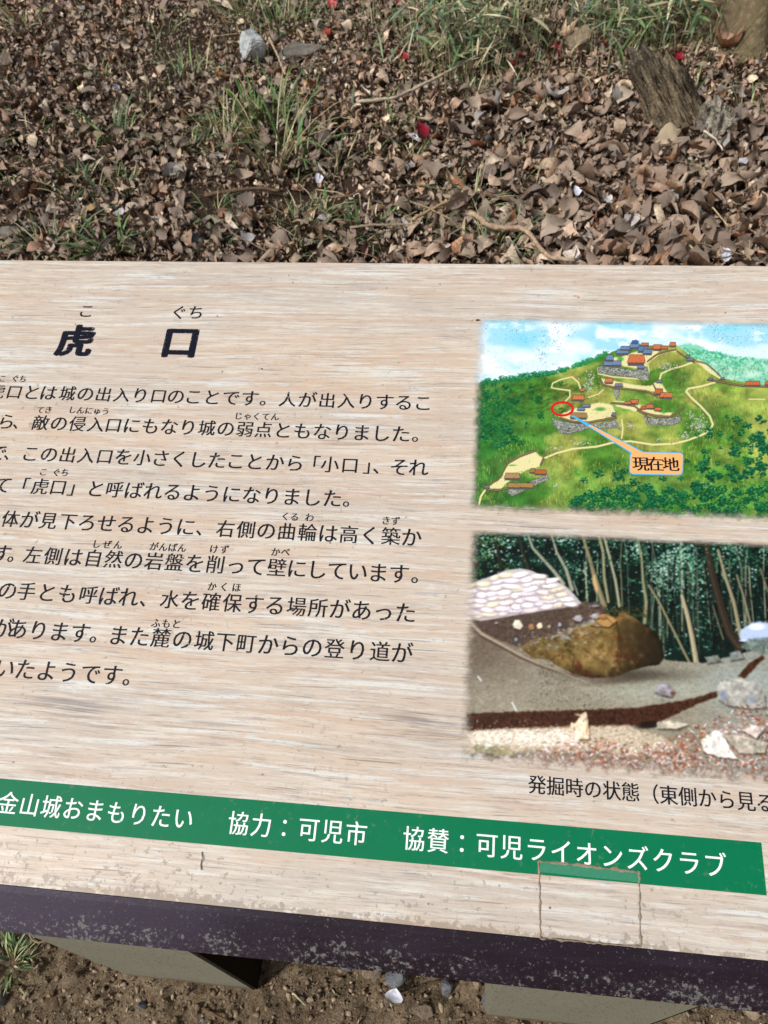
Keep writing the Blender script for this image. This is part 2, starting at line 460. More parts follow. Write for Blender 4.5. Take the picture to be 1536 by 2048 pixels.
# ------------------------------------------------------------------ printed lettering
GL = {}
def glyph(ch, off=0.0):
    k = (ch, off)
    if k in GL: return GL[k]
    c = bpy.data.curves.new('glyph', 'FONT'); c.body = ch; c.size = 1; c.resolution_u = 3; c.offset = off
    o = bpy.data.objects.new('glyph', c); COL.objects.link(o)
    bpy.context.view_layer.update()
    me = bpy.data.meshes.new_from_object(o.evaluated_get(bpy.context.evaluated_depsgraph_get()))
    v = np.array([x.co[:2] for x in me.vertices]).reshape(-1, 2)
    f = [tuple(p.vertices) for p in me.polygons]
    bpy.data.objects.remove(o); bpy.data.curves.remove(c); bpy.data.meshes.remove(me)
    v = v - np.array([.5, .38]); GL[k] = (v, f); return GL[k]

def letters(name, items, mat, z, bold=0.00022, joined=False):
    """items: (char, u, v, em_x, em_y, weight); every character is a mesh of its own under its line"""
    line = None; V = []; F = []
    if not joined and len(items) > 1:
        line = bpy.data.objects.new(name, None); COL.objects.link(line); line.parent = board; line.empty_display_size = .01
        line.rotation_euler = (TILT, 0, 0)
    offs = [(0, 0)] if not bold else [(bold * math.cos(k * math.pi / 4), .6 * bold * math.sin(k * math.pi / 4)) for k in (range(8) if bold > .0005 else (0, 4))] + [(0, 0)]
    for ch, u, v, ex, eyy, off in items:
        if ch == '：': u += .23 * ex; v += .03 * eyy
        gv, gf = glyph(ch)
        if not joined: V = []; F = []
        for k, (dx, dy) in enumerate(offs):
            b = len(V); V += [(u + a * ex + dx, v + c * eyy + dy, z + k * .00002) for a, c in gv]
            F += [tuple(b + i for i in f) for f in gf]
        if not joined:
            o = link('character', mesh_np('character', V, F), mat, line or board)
            if line is None: o.rotation_euler = (TILT, 0, 0); o.name = name
    if joined: return face(name, mesh_np(name, V, F), mat)

def spread(text, anchors, vfix=None):
    """anchors: {index: (px,py)} -> list of (char,u,v)"""
    ks = sorted(anchors); us = []; vs = []
    for k in ks:
        u, v = board_uv(*anchors[k]); us.append(u); vs.append(v)
    out = []
    for i, ch in enumerate(text):
        if i in anchors or (ks[0] <= i <= ks[-1]): u = np.interp(i, ks, us)
        elif i < ks[0]: u = us[0] - (ks[0] - i) * .0295 * K
        else: u = us[-1] + (i - ks[-1]) * .0295 * K
        v = vfix if vfix is not None else (np.interp(i, ks, vs))
        out.append((ch, u, v))
    return out

vline = lambda n: (.6635 - .05450 * n) * K
BODY = {
 1: ("虎口とは城の出入り口のことです。人が出入りするこ", {1: (30, 781), 2: (65, 782), 3: (98, 783), 4: (136, 784), 9: (318, 789), 11: (387, 794), 16: (575, 802), 18: (654, 804), 20: (731, 803), 23: (846, 806)}),
 2: ("ら、敵の侵入口にもなり城の弱点ともなりました。", {0: (14, 841), 1: (44, 842), 2: (82, 844), 5: (192, 850), 6: (227, 851), 11: (414, 855), 13: (490, 857), 14: (527, 860), 18: (684, 862), 21: (802, 867), 22: (842, 869)}),
 3: ("で、この出入口を小さくしたことから「小口」、それ", {0: (-4, 904), 1: (26, 905), 2: (62, 905), 4: (136, 909), 8: (285, 914), 14: (510, 921), 16: (590, 925), 17: (622, 926), 18: (660, 928), 19: (700, 929), 20: (745, 931), 21: (764, 932), 22: (799, 932), 23: (837, 933)}),
 4: ("て「虎口」と呼ばれるようになりました。", {0: (6, 968), 1: (42, 970), 2: (81, 972), 3: (117, 973), 4: (154, 975), 5: (192, 977), 6: (229, 980), 17: (665, 994), 18: (705, 996)}),
 5: ("全体が見下ろせるように、右側の曲輪は高く築か", {0: (-19, 1041), 1: (20, 1042), 3: (97, 1042), 10: (372, 1052), 11: (411, 1054), 12: (451, 1058), 13: (492, 1060), 20: (782, 1068), 21: (823, 1071)}),
 6: ("す。左側は自然の岩盤を削って壁にしています。", {0: (3, 1108), 2: (66, 1111), 5: (187, 1117), 8: (308, 1123), 11: (431, 1129), 14: (554, 1134), 19: (756, 1146), 20: (798, 1148), 21: (842, 1152)}),
 7: ("の手とも呼ばれ、水を確保する場所があった", {0: (15, 1182), 1: (53, 1184), 4: (176, 1193), 6: (257, 1198), 7: (298, 1200), 8: (339, 1202), 10: (422, 1205), 14: (593, 1214), 19: (811, 1225)}),
 8: ("があります。また麓の城下町からの登り道が", {0: (7, 1250), 1: (36, 1258), 4: (160, 1267), 5: (200, 1269), 6: (236, 1275), 8: (321, 1280), 10: (408, 1284), 12: (492, 1289), 16: (669, 1299), 18: (760, 1303), 19: (804, 1305)}),
 9: ("いたようです。", {0: (9, 1340), 1: (50, 1343), 4: (180, 1352), 5: (223, 1355), 6: (265, 1360)}),
}
EM = .0287 * K
for n, (txt, anc) in BODY.items():
    its = []
    for ch, u, v in spread(txt, anc, vline(n)):
        kana = '\u3040' <= ch <= '\u30ff'
        e = EM * (1.07 if kana else .995)
        its.append((ch, u, v, e * .98, e, .011))
    letters('text_line', its, M['ink'], .0004)
RUBY = [("こ", (5, 757), None), ("ぐち", (31, 757), (46, 758)), ("てき", (81, 820), (97, 820)), ("しんにゅう", (145, 820), (211, 823)),
        ("じゃくてん", (477, 832), (550, 834)), ("こ", (87, 944), None), ("ぐち", (113, 945), (130, 945)), ("くる", (571, 1033), (589, 1034)),
        ("わ", (619, 1035), None), ("きず", (772, 1041), (791, 1042)), ("しぜん", (193, 1088), (236, 1090)), ("がんばん", (308, 1093), (364, 1096)),
        ("けず", (428, 1098), (449, 1099)), ("かべ", (551, 1104), (571, 1104)), ("かくほ", (424, 1173), (473, 1175)), ("ふもと", (312, 1246), (353, 1248))]
for txt, a, b in RUBY:
    ua, va = board_uv(*a); ub, vb = board_uv(*(b or a)); n = len(txt)
    its = [(ch, ua + (ub - ua) * (i / max(1, n - 1)), va + (vb - va) * (i / max(1, n - 1)), .0135 * K, .0142 * K, .004) for i, ch in enumerate(txt)]
    letters('small_reading_text', its, M['ink'], .0004, joined=True)
u, v = board_uv(152, 681); u2, v2 = board_uv(361, 685)
letters('title_lettering', [("虎", u, v, .064 * K, .065 * K, .0), ("口", u2, v2 + .001, .0655 * K, .066 * K, .0)], M['ink_title'], .0004, bold=.0028)
its = []
for ch, p in (("こ", (173, 622)), ("ぐ", (358, 625)), ("ち", (392, 625))):
    a, b = board_uv(*p); its.append((ch, a, b, .029 * K, .030 * K, .006))
letters('title_reading_text', its, M['ink'], .0004)

# green band and its white lettering
def flat(name, pts, mat, z, parent=None):
    V = [(u, v, z) for u, v in pts]
    return face(name, mesh_np(name, V, [tuple(range(len(V)))]), mat)
gr = face('green_band', mesh_np('green_band', [(-.80 * K, -.0225 * K, .0003), (.3545 * K, -.0225 * K, .0003), (.3545 * K, .0325 * K, .0003), (-.80 * K, .0325 * K, .0003)], [(0, 1, 2, 3)]), M['green'])
b1 = spread("濃金山城おまもりたい", {1: (17, 1607), 9: (367, 1638)})
b2 = spread("協力：可児市", {0: (477, 1648), 1: (523, 1651), 2: (570, 1654), 3: (618, 1658), 5: (713, 1666)})
b3 = spread("協賛：可児ライオンズクラブ", {0: (828, 1676), 12: (1430, 1730)})
vb = .0045 * K
letters('band_lettering', [(c, u, vb, .0272 * K, .0285 * K, .006) for c, u, v in b1 + b2 + b3], M['ink_white'], .0006)
cp = spread("発掘時の状態（東側から見る）", {0: (1074, 1571), 11: (1492, 1606), 12: (1530, 1609), 13: (1568, 1612)})
letters('caption_lettering', [(c, u, .0765 * K, .0222 * K, .0232 * K, .006) for c, u, v in cp], M['ink'], .0004)

# ------------------------------------------------------------------ pictures printed on the board
class Canvas:
    def __init__(s, u0, u1, v0, v1, nx, ny, zx, zy, zs):
        s.u = np.linspace(u0, u1, nx); s.v = np.linspace(v1, v0, ny); s.nx, s.ny = nx, ny
        U, V = np.meshgrid(s.u, s.v); s.U, s.V = U, V
        px, py = uv_px(U, V); s.X = (px - zx) * zs; s.Y = (py - zy) * zs
        s.z = (zx, zy, zs); s.img = np.zeros((ny, nx, 3)); s.A = np.ones((ny, nx))
    def ij(s, x, y):
        zx, zy, zs = s.z; u, v = board_uv(x / zs + zx, y / zs + zy)
        return (u - s.u[0]) / (s.u[1] - s.u[0]), (s.v[0] - v) / (s.v[0] - s.v[1])
    def win(s, x0, y0, x1, y1):
        c = [s.ij(*p) for p in ((x0, y0), (x1, y0), (x0, y1), (x1, y1))]
        i0 = int(max(0, min(a for a, b in c) - 2)); i1 = int(min(s.nx, max(a for a, b in c) + 3))
        j0 = int(max(0, min(b for a, b in c) - 2)); j1 = int(min(s.ny, max(b for a, b in c) + 3))
        return slice(j0, max(j0, j1)), slice(i0, max(i0, i1))
    def put(s, w, m, col):
        col = np.asarray(col, float) / 255.0 if not isinstance(col, np.ndarray) or col.ndim == 1 else col / 255.0
        s.img[w] = s.img[w] * (1 - m[..., None]) + col * m[..., None]
    def poly(s, pts, col, a=1.0, soft=1.5, rough=0, seed=1):
        p = np.array(pts, float); x0, y0 = p.min(0) - soft - rough; x1, y1 = p.max(0) + soft + rough
        w = s.win(x0, y0, x1, y1); X, Y = s.X[w], s.Y[w]
        if X.size == 0: return
        if rough:
            X = X + (fbm(X / 14, Y / 14, seed, 3) - .5) * 2 * rough; Y = Y + (fbm(X / 14 + 50, Y / 14, seed + 5, 3) - .5) * 2 * rough
        d = np.full(X.shape, 1e9); ins = np.zeros(X.shape, bool)
        for (ax, ay), (bx, by) in zip(p, np.roll(p, -1, 0)):
            ex, ey_ = bx - ax, by - ay; t = np.clip(((X - ax) * ex + (Y - ay) * ey_) / (ex * ex + ey_ * ey_ + 1e-9), 0, 1)
            d = np.minimum(d, (X - ax - t * ex) ** 2 + (Y - ay - t * ey_) ** 2)
            c = (ay > Y) != (by > Y); xi = ax + (Y - ay) * ex / (ey_ if abs(ey_) > 1e-9 else 1e-9); ins ^= c & (X < xi)
        sd_ = np.where(ins, 1, -1) * np.sqrt(d); m = np.clip(sd_ / soft * .5 + .5, 0, 1) * a
        if callable(col): col = col(X, Y)
        s.put(w, m, col)
    def line(s, pts, wd, col, a=1.0, soft=1.2, wd2=None, wob=0):
        p = np.array(pts, float); W = max(wd, wd2 or wd) + soft + wob
        x0, y0 = p.min(0) - W; x1, y1 = p.max(0) + W
        w = s.win(x0, y0, x1, y1); X, Y = s.X[w], s.Y[w]
        if X.size == 0: return
        if wob: X = X + (fbm(X / 20, Y / 20, 3, 2) - .5) * 2 * wob
        best = np.full(X.shape, -1e9); n = len(p) - 1
        for i in range(n):
            (ax, ay), (bx, by) = p[i], p[i + 1]; ex, ey_ = bx - ax, by - ay
            t = np.clip(((X - ax) * ex + (Y - ay) * ey_) / (ex * ex + ey_ * ey_ + 1e-9), 0, 1)
            dd = np.sqrt((X - ax - t * ex) ** 2 + (Y - ay - t * ey_) ** 2)
            ww = wd / 2 if wd2 is None else (wd + (wd2 - wd) * (i + t) / n) / 2
            best = np.maximum(best, ww - dd)
        s.put(w, np.clip(best / soft * .5 + .5, 0, 1) * a, col)
    def dab(s, x, y, rx, ry, col, a=1.0, ang=0.0, hard=.6):
        R = max(rx, ry) + 1; w = s.win(x - R, y - R, x + R, y + R); X, Y = s.X[w] - x, s.Y[w] - y
        if X.size == 0: return
        c, n = math.cos(ang), math.sin(ang)
        d = np.sqrt(((X * c + Y * n) / rx) ** 2 + ((Y * c - X * n) / ry) ** 2)
        s.put(w, np.clip((1 - d) / (1 - hard + 1e-3), 0, 1) * a, col)
    def finish(s, name, feather_l, feather_t, feather_b, z, gain=.90, ragged=0.0, contrast=1.0, sat=1.0, blur=0):
        du = (s.U - s.u[0]); n = fbm(s.U * 160, s.V * 160, 5, 4, .6)
        n2 = fbm(s.U * 60, s.V * 400, 8, 3, .6)
        A = sstep(0, 1, du / feather_l + (n - .5) * .45) * sstep(0, 1, (s.v[0] - s.V) / feather_t + (n2 - .5) * .4)
        A *= sstep(0, 1, (s.V - s.v[-1]) / feather_b + (n - .5) * (.5 + ragged))
        A *= sstep(0, 1, (s.u[-1] - s.U) / feather_l)
        # wear specks
        n3 = fbm(s.U * 700, s.V * 700, 15, 3, .6); z3 = fbm(s.U * 30, s.V * 30, 19, 2)
        sp = sstep(.76, .84, n3 + (z3 - .5) * .35); s.img = s.img * (1 - .35 * sp[..., None])
        s.img = (s.img - .45) * contrast + .45
        if blur:
            q = s.img
            for _ in range(blur): q = (np.roll(q, 1, 0) + 2 * q + np.roll(q, -1, 0)) / 4; q = (np.roll(q, 1, 1) + 2 * q + np.roll(q, -1, 1)) / 4
            s.img = q
        mu = s.img.mean(2, keepdims=True); s.img = mu + sat * (s.img - mu)
        rgb = lin(np.clip(s.img, 0.02, 1) * 255) * gain
        idx = np.arange(s.nx * s.ny).reshape(s.ny, s.nx)
        V = np.stack([s.U, s.V, np.full(s.U.shape, z)], -1).reshape(-1, 3)
        F = gridfaces(idx)[:, ::-1]
        C = np.concatenate([rgb.reshape(-1, 3), A.reshape(-1, 1)], 1)
        return face(name, mesh_np(name, V, F, C), M['picture'])

R_ = random.Random(3)
def jit(c, k): 
    d = R_.uniform(-k, k); return [min(255, max(0, v + d + R_.uniform(-k, k) * .35)) for v in c]

# --- painted hill with the fort on it
def hill_picture():
    c = Canvas(.001 * K, .56 * K, .434 * K, .770 * K, 560, 350, 920, 620, 2.4935)
    X, Y = c.X, c.Y
    n = fbm(X / 260, Y / 130, 41, 4, .55); n2 = fbm(X / 120 + 9, Y / 60, 51, 4, .6)
    sky_ = np.array([206, 226, 236.])[None, None] * np.ones(X.shape + (1,))
    blue = sstep(.45, .68, n + .10 * sstep(260, 60, Y))[..., None]
    sky_ = sky_ * (1 - blue) + np.array([158, 208, 226.]) * blue
    cl = sstep(.5, .7, n2)[..., None] * .8; sky_ = sky_ * (1 - cl) + np.array([236, 240, 244.]) * cl
    c.img[:] = sky_ / 255
    c.dab(330, 150, 120, 50, (120, 200, 222), .7, .1, .1); c.dab(1330, 90, 130, 30, (125, 205, 225), .7, 0, .1); c.dab(770, 85, 90, 25, (150, 215, 230), .5, 0, .1)
    c.dab(240, 230, 150, 60, (228, 234, 244), .7, 0, .1); c.dab(560, 190, 130, 60, (226, 234, 240), .7, 0, .1)
    # misty far hill on the right
    c.poly([(1070, 178), (1130, 165), (1190, 178), (1250, 205), (1310, 220), (1400, 240), (1470, 240), (1600, 250), (1900, 262), (1900, 460), (1300, 380), (1180, 260)], (128, 196, 166), .95, 6, 8)
    for _ in range(700):
        x = R_.uniform(1080, 1800); top = 185 + (x - 1080) * .12 + (8 if x > 1300 else 0); y = top + abs(R_.gauss(0, 55))
        c.dab(x, y, R_.uniform(5, 10), R_.uniform(4, 9), jit((70, 165, 125) if R_.random() < .6 else (160, 212, 186), 18), .7)
    for _ in range(26): c.dab(R_.uniform(1250, 1700), R_.uniform(255, 345), 60, 22, (206, 230, 216), .35, 0, .0)
    # body of the hill
    hill = [(40, 372), (200, 350), (450, 322), (600, 272), (720, 222), (850, 175), (1080, 178), (1180, 250), (1300, 340), (1560, 385), (1900, 400), (1900, 1100), (20, 1040)]
    def hc(X, Y):
        t = fbm(X / 170, Y / 110, 61, 4, .55); t2 = fbm(X / 60, Y / 40, 71, 3)
        q3 = sstep(.38, .62, t)[..., None]; base = np.array([84, 128, 52.]) * (1 - q3) + np.array([156, 162, 82.]) * q3
        L = sstep(520, 120, X)[..., None] * .7; base = base * (1 - L) + np.array([42, 106, 48.]) * L
        B = (sstep(700, 950, Y) * sstep(520, 800, X + Y * .2))[..., None] * .75; base = base * (1 - B) + np.array([70, 128, 54.]) * B
        Rr = (sstep(1180, 1400, X) * sstep(560, 450, Y))[..., None] * .7; base = base * (1 - Rr) + np.array([160, 176, 84.]) * Rr
        return base * (.68 + .6 * t2[..., None])
    c.poly(hill, hc, 1, 2, 5)
    fld = lambda x, y: float(fbm(np.array([x / 120.]), np.array([y / 80.]), 81, 3)[0])
    for _ in range(6500):                                  # grass strokes
        x = R_.uniform(40, 1800); y = R_.uniform(260, 1060)
        if y < 372 - (x - 60) * .03 and x < 480: continue
        if x < 850 and y < 372 - max(0, x - 400) * .46: continue
        f = fld(x, y)
        if y > 640: col = (184, 192, 84) if f > .5 else (66, 142, 58)
        elif x < 500: col = (44, 108, 48) if f < .54 else (112, 140, 56)
        else: col = (174, 164, 102) if f > .48 else (92, 118, 62)
        if x > 1650 or (x > 1120 and y < 280): 
            if y < 340: continue
        c.dab(x, y, R_.uniform(1.4, 2.6), R_.uniform(8, 20), jit(col, 22), .5, R_.uniform(-.35, .35), .2)
    for _ in range(500):                                   # dark fold on the left flank
        x = R_.uniform(210, 620); y = 330 + (x - 210) * .0 + R_.uniform(40, 260)
        if abs((y - 420) - (x - 400) * .25) < 90: c.dab(x, y, 18, 7, jit((52, 78, 34), 14), .4, -.3, 0)
    for _ in range(300):
        x = R_.uniform(1060, 1300); c.dab(x, 300 + (x - 1060) * 1.0 + R_.uniform(-40, 60), 5, 16, jit((96, 118, 62), 16), .4, -.5, .1)
    def tree(x, y, r, dark=(14, 76, 48), lite=(66, 142, 88)):
        for _ in range(int(7 + r * .55)):
            a = R_.uniform(0, 6.28); q = r * R_.random() ** .6; h = y - r * .5 + math.sin(a) * q * .8
            c.dab(x + math.cos(a) * q, h, r * .34, r * .24, jit(dark, 14), .85, R_.uniform(-.5, .5), .4)
        for _ in range(int(4 + r * .3)):
            c.dab(x + R_.gauss(0, r * .4), y - r * .85 + R_.gauss(0, r * .25), r * .2, r * .14, jit(lite, 22), .65, 0, .3)
    for i in range(150):                                   # forest ridge, left
        x = 55 + 680 * R_.random(); ytop = np.interp(x, [60, 130, 330, 480, 620, 735], [372, 352, 326, 310, 262, 214])
        tree(x, ytop + R_.uniform(2, 26 if x < 400 else 14), R_.uniform(9, 16), (24, 108, 68) if x < 520 else (40, 128, 78), (86, 168, 112))
    for _ in range(130): tree(R_.uniform(50, 230) + R_.uniform(0, 50), R_.uniform(400, 700), R_.uniform(10, 22), (28, 96, 52), (72, 146, 78))
    for _ in range(110):
        x = R_.uniform(60, 560); y = R_.uniform(375, 690)
        if R_.random() < (x - 60) / 620 or (x > 430 and 440 < y < 640): continue
        tree(x, y, R_.uniform(8, 19), (20, 82, 46), (58, 132, 70))
    for x, y, r in ((235, 615, 30), (150, 600, 26), (120, 640, 30), (100, 560, 24), (140, 440, 22), (300, 520, 18), (230, 670, 22), (260, 450, 16), (330, 590, 12), (310, 660, 12)): tree(x, y, r, (20, 84, 48))
    cream = (226, 216, 162)
    for pts, wd in (([(425, 738), (480, 715), (560, 693), (680, 682), (770, 660), (850, 655), (960, 672), (1060, 668), (1130, 652), (1190, 630), (1248, 604), (1260, 570), (1245, 530), (1200, 480), (1150, 435), (1128, 408), (1140, 392), (1200, 382), (1270, 362)], 9),
                    ([(95, 968), (104, 930), (126, 898)], 9), ([(806, 640), (812, 590), (806, 548)], 7), ([(456, 388), (462, 366), (500, 348), (560, 334)], 6),
                    ([(456, 388), (500, 396), (548, 402), (548, 432), (520, 462)], 6), ([(560, 335), (590, 362), (604, 402)], 7), ([(640, 436), (690, 420), (715, 398)], 5),
                    ([(688, 290), (690, 318), (760, 334), (860, 342), (936, 346), (942, 300), (934, 262)], 6), ([(996, 344), (1004, 318), (1050, 296), (1110, 280), (1160, 262), (1190, 250), (1216, 272), (1240, 306), (1296, 340)], 8),
                    ([(934, 262), (990, 225), (1040, 208), (1085, 205), (1120, 235)], 5), ([(1440, 445), (1520, 446)], 5), ([(690, 470), (650, 500), (640, 540)], 6), ([(770, 456), (860, 460), (905, 480)], 5)):
        c.line(pts, wd + 3, (142, 134, 84), .6, 2); c.line(pts, wd, cream, .95, 2)
    for pts in ([(128, 892), (206, 836), (236, 768), (300, 724), (372, 704), (410, 738), (398, 782), (330, 800), (250, 850), (205, 892)],
                [(545, 500), (600, 486), (650, 470), (700, 462), (760, 474), (784, 528), (640, 556), (520, 548), (490, 530)],
                [(700, 340), (760, 352), (850, 372), (950, 380), (980, 356), (1010, 372), (1040, 420), (960, 408), (860, 396), (720, 374)],
                [(760, 462), (840, 470), (930, 484), (1000, 512), (1060, 510), (1050, 530), (900, 512), (780, 482)],
                [(1180, 262), (1215, 262), (1290, 330), (1250, 318)], [(730, 236), (800, 236), (900, 200), (1000, 200), (930, 280), (880, 292), (740, 268)]):
        c.poly(pts, (222, 212, 160), .95, 3, 4)
    for x, y, rx, ry in ((800, 245, 22, 16), (1015, 505, 14, 18), (820, 500, 16, 7), (700, 495, 36, 14), (260, 775, 30, 5), (300, 820, 26, 6), (1060, 500, 12, 10), (800, 385, 20, 8)):
        c.dab(x, y, rx, ry, (84, 150, 66), .9, 0, .4)
    def stone(pts):
        c.poly(pts, (128, 132, 124), 1, 2)
        p = np.array(pts); x0, y0 = p.min(0); x1, y1 = p.max(0)
        import_ok = 0
        for _ in range(int((x1 - x0) * (y1 - y0) / 42)):
            x = R_.uniform(x0, x1); y = R_.uniform(y0, y1)
            ins = False
            for (ax, ay), (bx, by) in zip(pts, pts[1:] + pts[:1]):
                if (ay > y) != (by > y) and x < ax + (y - ay) * (bx - ax) / (by - ay): ins = not ins
            if ins: c.dab(x, y, R_.uniform(2.5, 4.5), R_.uniform(1.8, 3.2), jit((186, 186, 172) if R_.random() < .62 else (62, 66, 68), 16), .9, 0, .5)
        c.line(pts + [pts[0]], 1.8, (60, 62, 60), .8)
    stone([(692, 278), (780, 288), (876, 302), (936, 288), (942, 344), (900, 346), (866, 336), (760, 326), (688, 314)])
    stone([(456, 536), (510, 556), (620, 572), (700, 568), (776, 546), (802, 600), (786, 590), (640, 592), (530, 622), (470, 580)])
    stone([(918, 530), (1000, 544), (1050, 536), (1100, 530), (1104, 556), (1060, 576), (930, 572)])
    stone([(240, 888), (330, 862), (436, 820), (444, 846), (350, 886), (262, 930), (240, 918)])
    stone([(486, 596), (560, 604), (556, 616), (500, 616)]); stone([(760, 384), (796, 390), (796, 424), (780, 450), (770, 420)])
    def wallrun(pts, w_=9):
        c.line([(x, y + 3) for x, y in pts], w_, (86, 74, 60), 1, 1.5); c.line(pts, w_ * .55, (150, 122, 92), 1, 1.2); c.line([(x, y - 3) for x, y in pts], 1.8, (44, 40, 40), .9)
    wallrun([(240, 762), (300, 728), (372, 702)]); wallrun([(126, 878), (190, 846), (212, 812), (240, 762)], 6); wallrun([(130, 892), (180, 900), (240, 888)])
    wallrun([(500, 536), (560, 556), (640, 560), (780, 536)]); wallrun([(752, 462), (820, 470), (870, 478), (910, 508), (980, 530), (1040, 534), (1090, 510), (1122, 482)], 8)
    wallrun([(698, 336), (712, 372), (780, 388), (860, 396), (930, 404), (984, 432)], 8); wallrun([(962, 366), (984, 410), (1050, 420)], 7)
    wallrun([(934, 256), (980, 222), (1030, 206), (1078, 196)], 6); wallrun([(1236, 346), (1320, 362), (1400, 376), (1600, 384), (1800, 388)], 9); wallrun([(1082, 204), (1130, 240), (1170, 262)], 6)
    wallrun([(1160, 250), (1230, 268), (1300, 330)], 4); wallrun([(884, 500), (930, 524), (940, 560)], 6); wallrun([(402, 770), (416, 740)], 10)
    ORG, BLU, BRN, GRY = (190, 112, 72), (104, 130, 164), (160, 130, 84), (118, 126, 132)
    def house(x, y, w_, h, col, sk=.25, wall=True):
        c.poly([(x + h * sk, y), (x + w_, y + h * .04), (x + w_ + h * sk * .5, y + h), (x - 3, y + h)], jit(col, 8), 1, 1.2)
        if wall: c.poly([(x, y + h), (x + w_, y + h), (x + w_, y + h + h * .42), (x, y + h + h * .36)], (92, 88, 84), 1, 1.2)
        for k in range(3):
            t = (k + 1) / 4; c.line([(x + h * sk + (w_ - h * sk) * t, y), (x + w_ * t, y + h)], 1, [v * .75 for v in col], .6)
        c.line([(x + h * sk, y), (x + w_, y + h * .04), (x + w_ + h * sk * .5, y + h), (x - 3, y + h), (x + h * sk, y)], 1.8, (40, 38, 44), .9)
    for a in ((715, 252, 88, 24, BLU), (728, 224, 36, 26, BLU), (780, 196, 60, 22, BLU), (800, 180, 60, 18, BLU), (846, 168, 50, 20, BLU), (856, 152, 30, 14, BLU), (886, 180, 50, 26, BLU), (912, 196, 44, 22, BLU),
              (836, 222, 82, 42, ORG), (884, 274, 34, 18, BLU), (902, 164, 38, 14, ORG), (960, 172, 44, 24, ORG), (1000, 180, 36, 14, ORG), (1044, 160, 32, 20, ORG), (936, 184, 26, 10, BRN),
              (560, 424, 58, 24, ORG), (600, 392, 18, 14, ORG), (610, 470, 40, 14, GRY), (586, 486, 36, 14, BLU), (550, 512, 82, 26, BRN),
              (722, 340, 40, 22, ORG), (772, 366, 38, 16, GRY), (970, 392, 40, 26, ORG), (996, 412, 62, 24, ORG), (980, 350, 26, 12, GRY),
              (848, 446, 40, 20, ORG), (820, 456, 34, 14, ORG), (928, 470, 36, 20, ORG), (970, 486, 32, 16, ORG), (900, 480, 26, 14, ORG), (756, 512, 22, 16, GRY),
              (222, 812, 74, 28, BRN), (236, 862, 130, 24, BRN), (348, 790, 26, 20, BRN), (372, 796, 58, 22, (166, 92, 52)), (122, 876, 24, 12, GRY),
              (1124, 224, 22, 16, GRY), (1130, 240, 34, 14, GRY), (1422, 354, 72, 22, ORG), (1520, 354, 70, 20, ORG), (1620, 360, 60, 18, ORG), (1240, 338, 20, 12, GRY), (1300, 336, 18, 10, GRY)):
        house(*a)
    c.poly([(862, 152), (878, 148), (894, 158), (890, 166), (858, 164)], (70, 100, 150), 1, 1.2)
    for _ in range(60): c.dab(R_.uniform(640, 780), R_.uniform(490, 540), 1.6, 1.2, (110, 110, 96), .8)
    for cx, cy, sx, sy, k in ((1040, 285, 40, 16, 26), (1195, 575, 44, 40, 70), (640, 385, 24, 28, 30), (655, 340, 18, 26, 20), (470, 690, 44, 7, 14), (600, 665, 40, 7, 16), (1115, 625, 30, 16, 18), (1150, 520, 16, 20, 12), (480, 875, 14, 8, 6), (1000, 650, 26, 6, 6), (850, 575, 26, 10, 10)):
        for _ in range(k):
            x, y = R_.gauss(cx, sx * .6), R_.gauss(cy, sy * .6)
            c.dab(x, y + 2, 5, 4, (106, 112, 110), .7, 0, .4); c.dab(x, y, R_.uniform(3, 6), R_.uniform(2, 6), jit((206, 208, 198), 14), .85, .5, .3)
    # trees on the lower slope
    for x, y, r in ((1370, 720, 30), (1445, 765, 24), (1210, 800, 34), (1270, 850, 36), (1380, 850, 34), (1440, 830, 34), (1500, 800, 34), (1520, 700, 40), (1490, 640, 30), (1430, 590, 24), (1380, 560, 22), (1500, 560, 26), (1330, 540, 14),
                    (690, 830, 24), (620, 860, 20), (790, 850, 32), (820, 820, 22), (870, 870, 26), (940, 900, 28), (1010, 850, 20), (1100, 850, 16), (1180, 890, 30), (1040, 910, 22), (640, 930, 24), (730, 925, 30), (780, 770, 14), (1130, 760, 16),
                    (1600, 700, 36), (1680, 760, 36), (1560, 620, 30), (1360, 640, 12), (1460, 660, 14)):
        tree(x, y, r, (12, 74, 50), (58, 140, 92))
    for _ in range(330):
        x = R_.uniform(560, 1800); lo = 900 + max(0, 760 - x) * .25; tree(x, R_.uniform(lo, 1050), R_.uniform(12, 26), (14, 80, 50), (60, 146, 88))
    for _ in range(120):
        x = R_.uniform(1180, 1800); tree(x, R_.uniform(600, 930), R_.uniform(10, 22), (14, 80, 52), (60, 144, 90))
    for _ in range(160): c.dab(R_.uniform(420, 1150), R_.uniform(700, 900), 3, 3, jit((206, 214, 120), 14), .6, 0, .2)
    c.finish('hill_illustration', .018, .013, .018, .0003, contrast=1.12)
hill_picture()

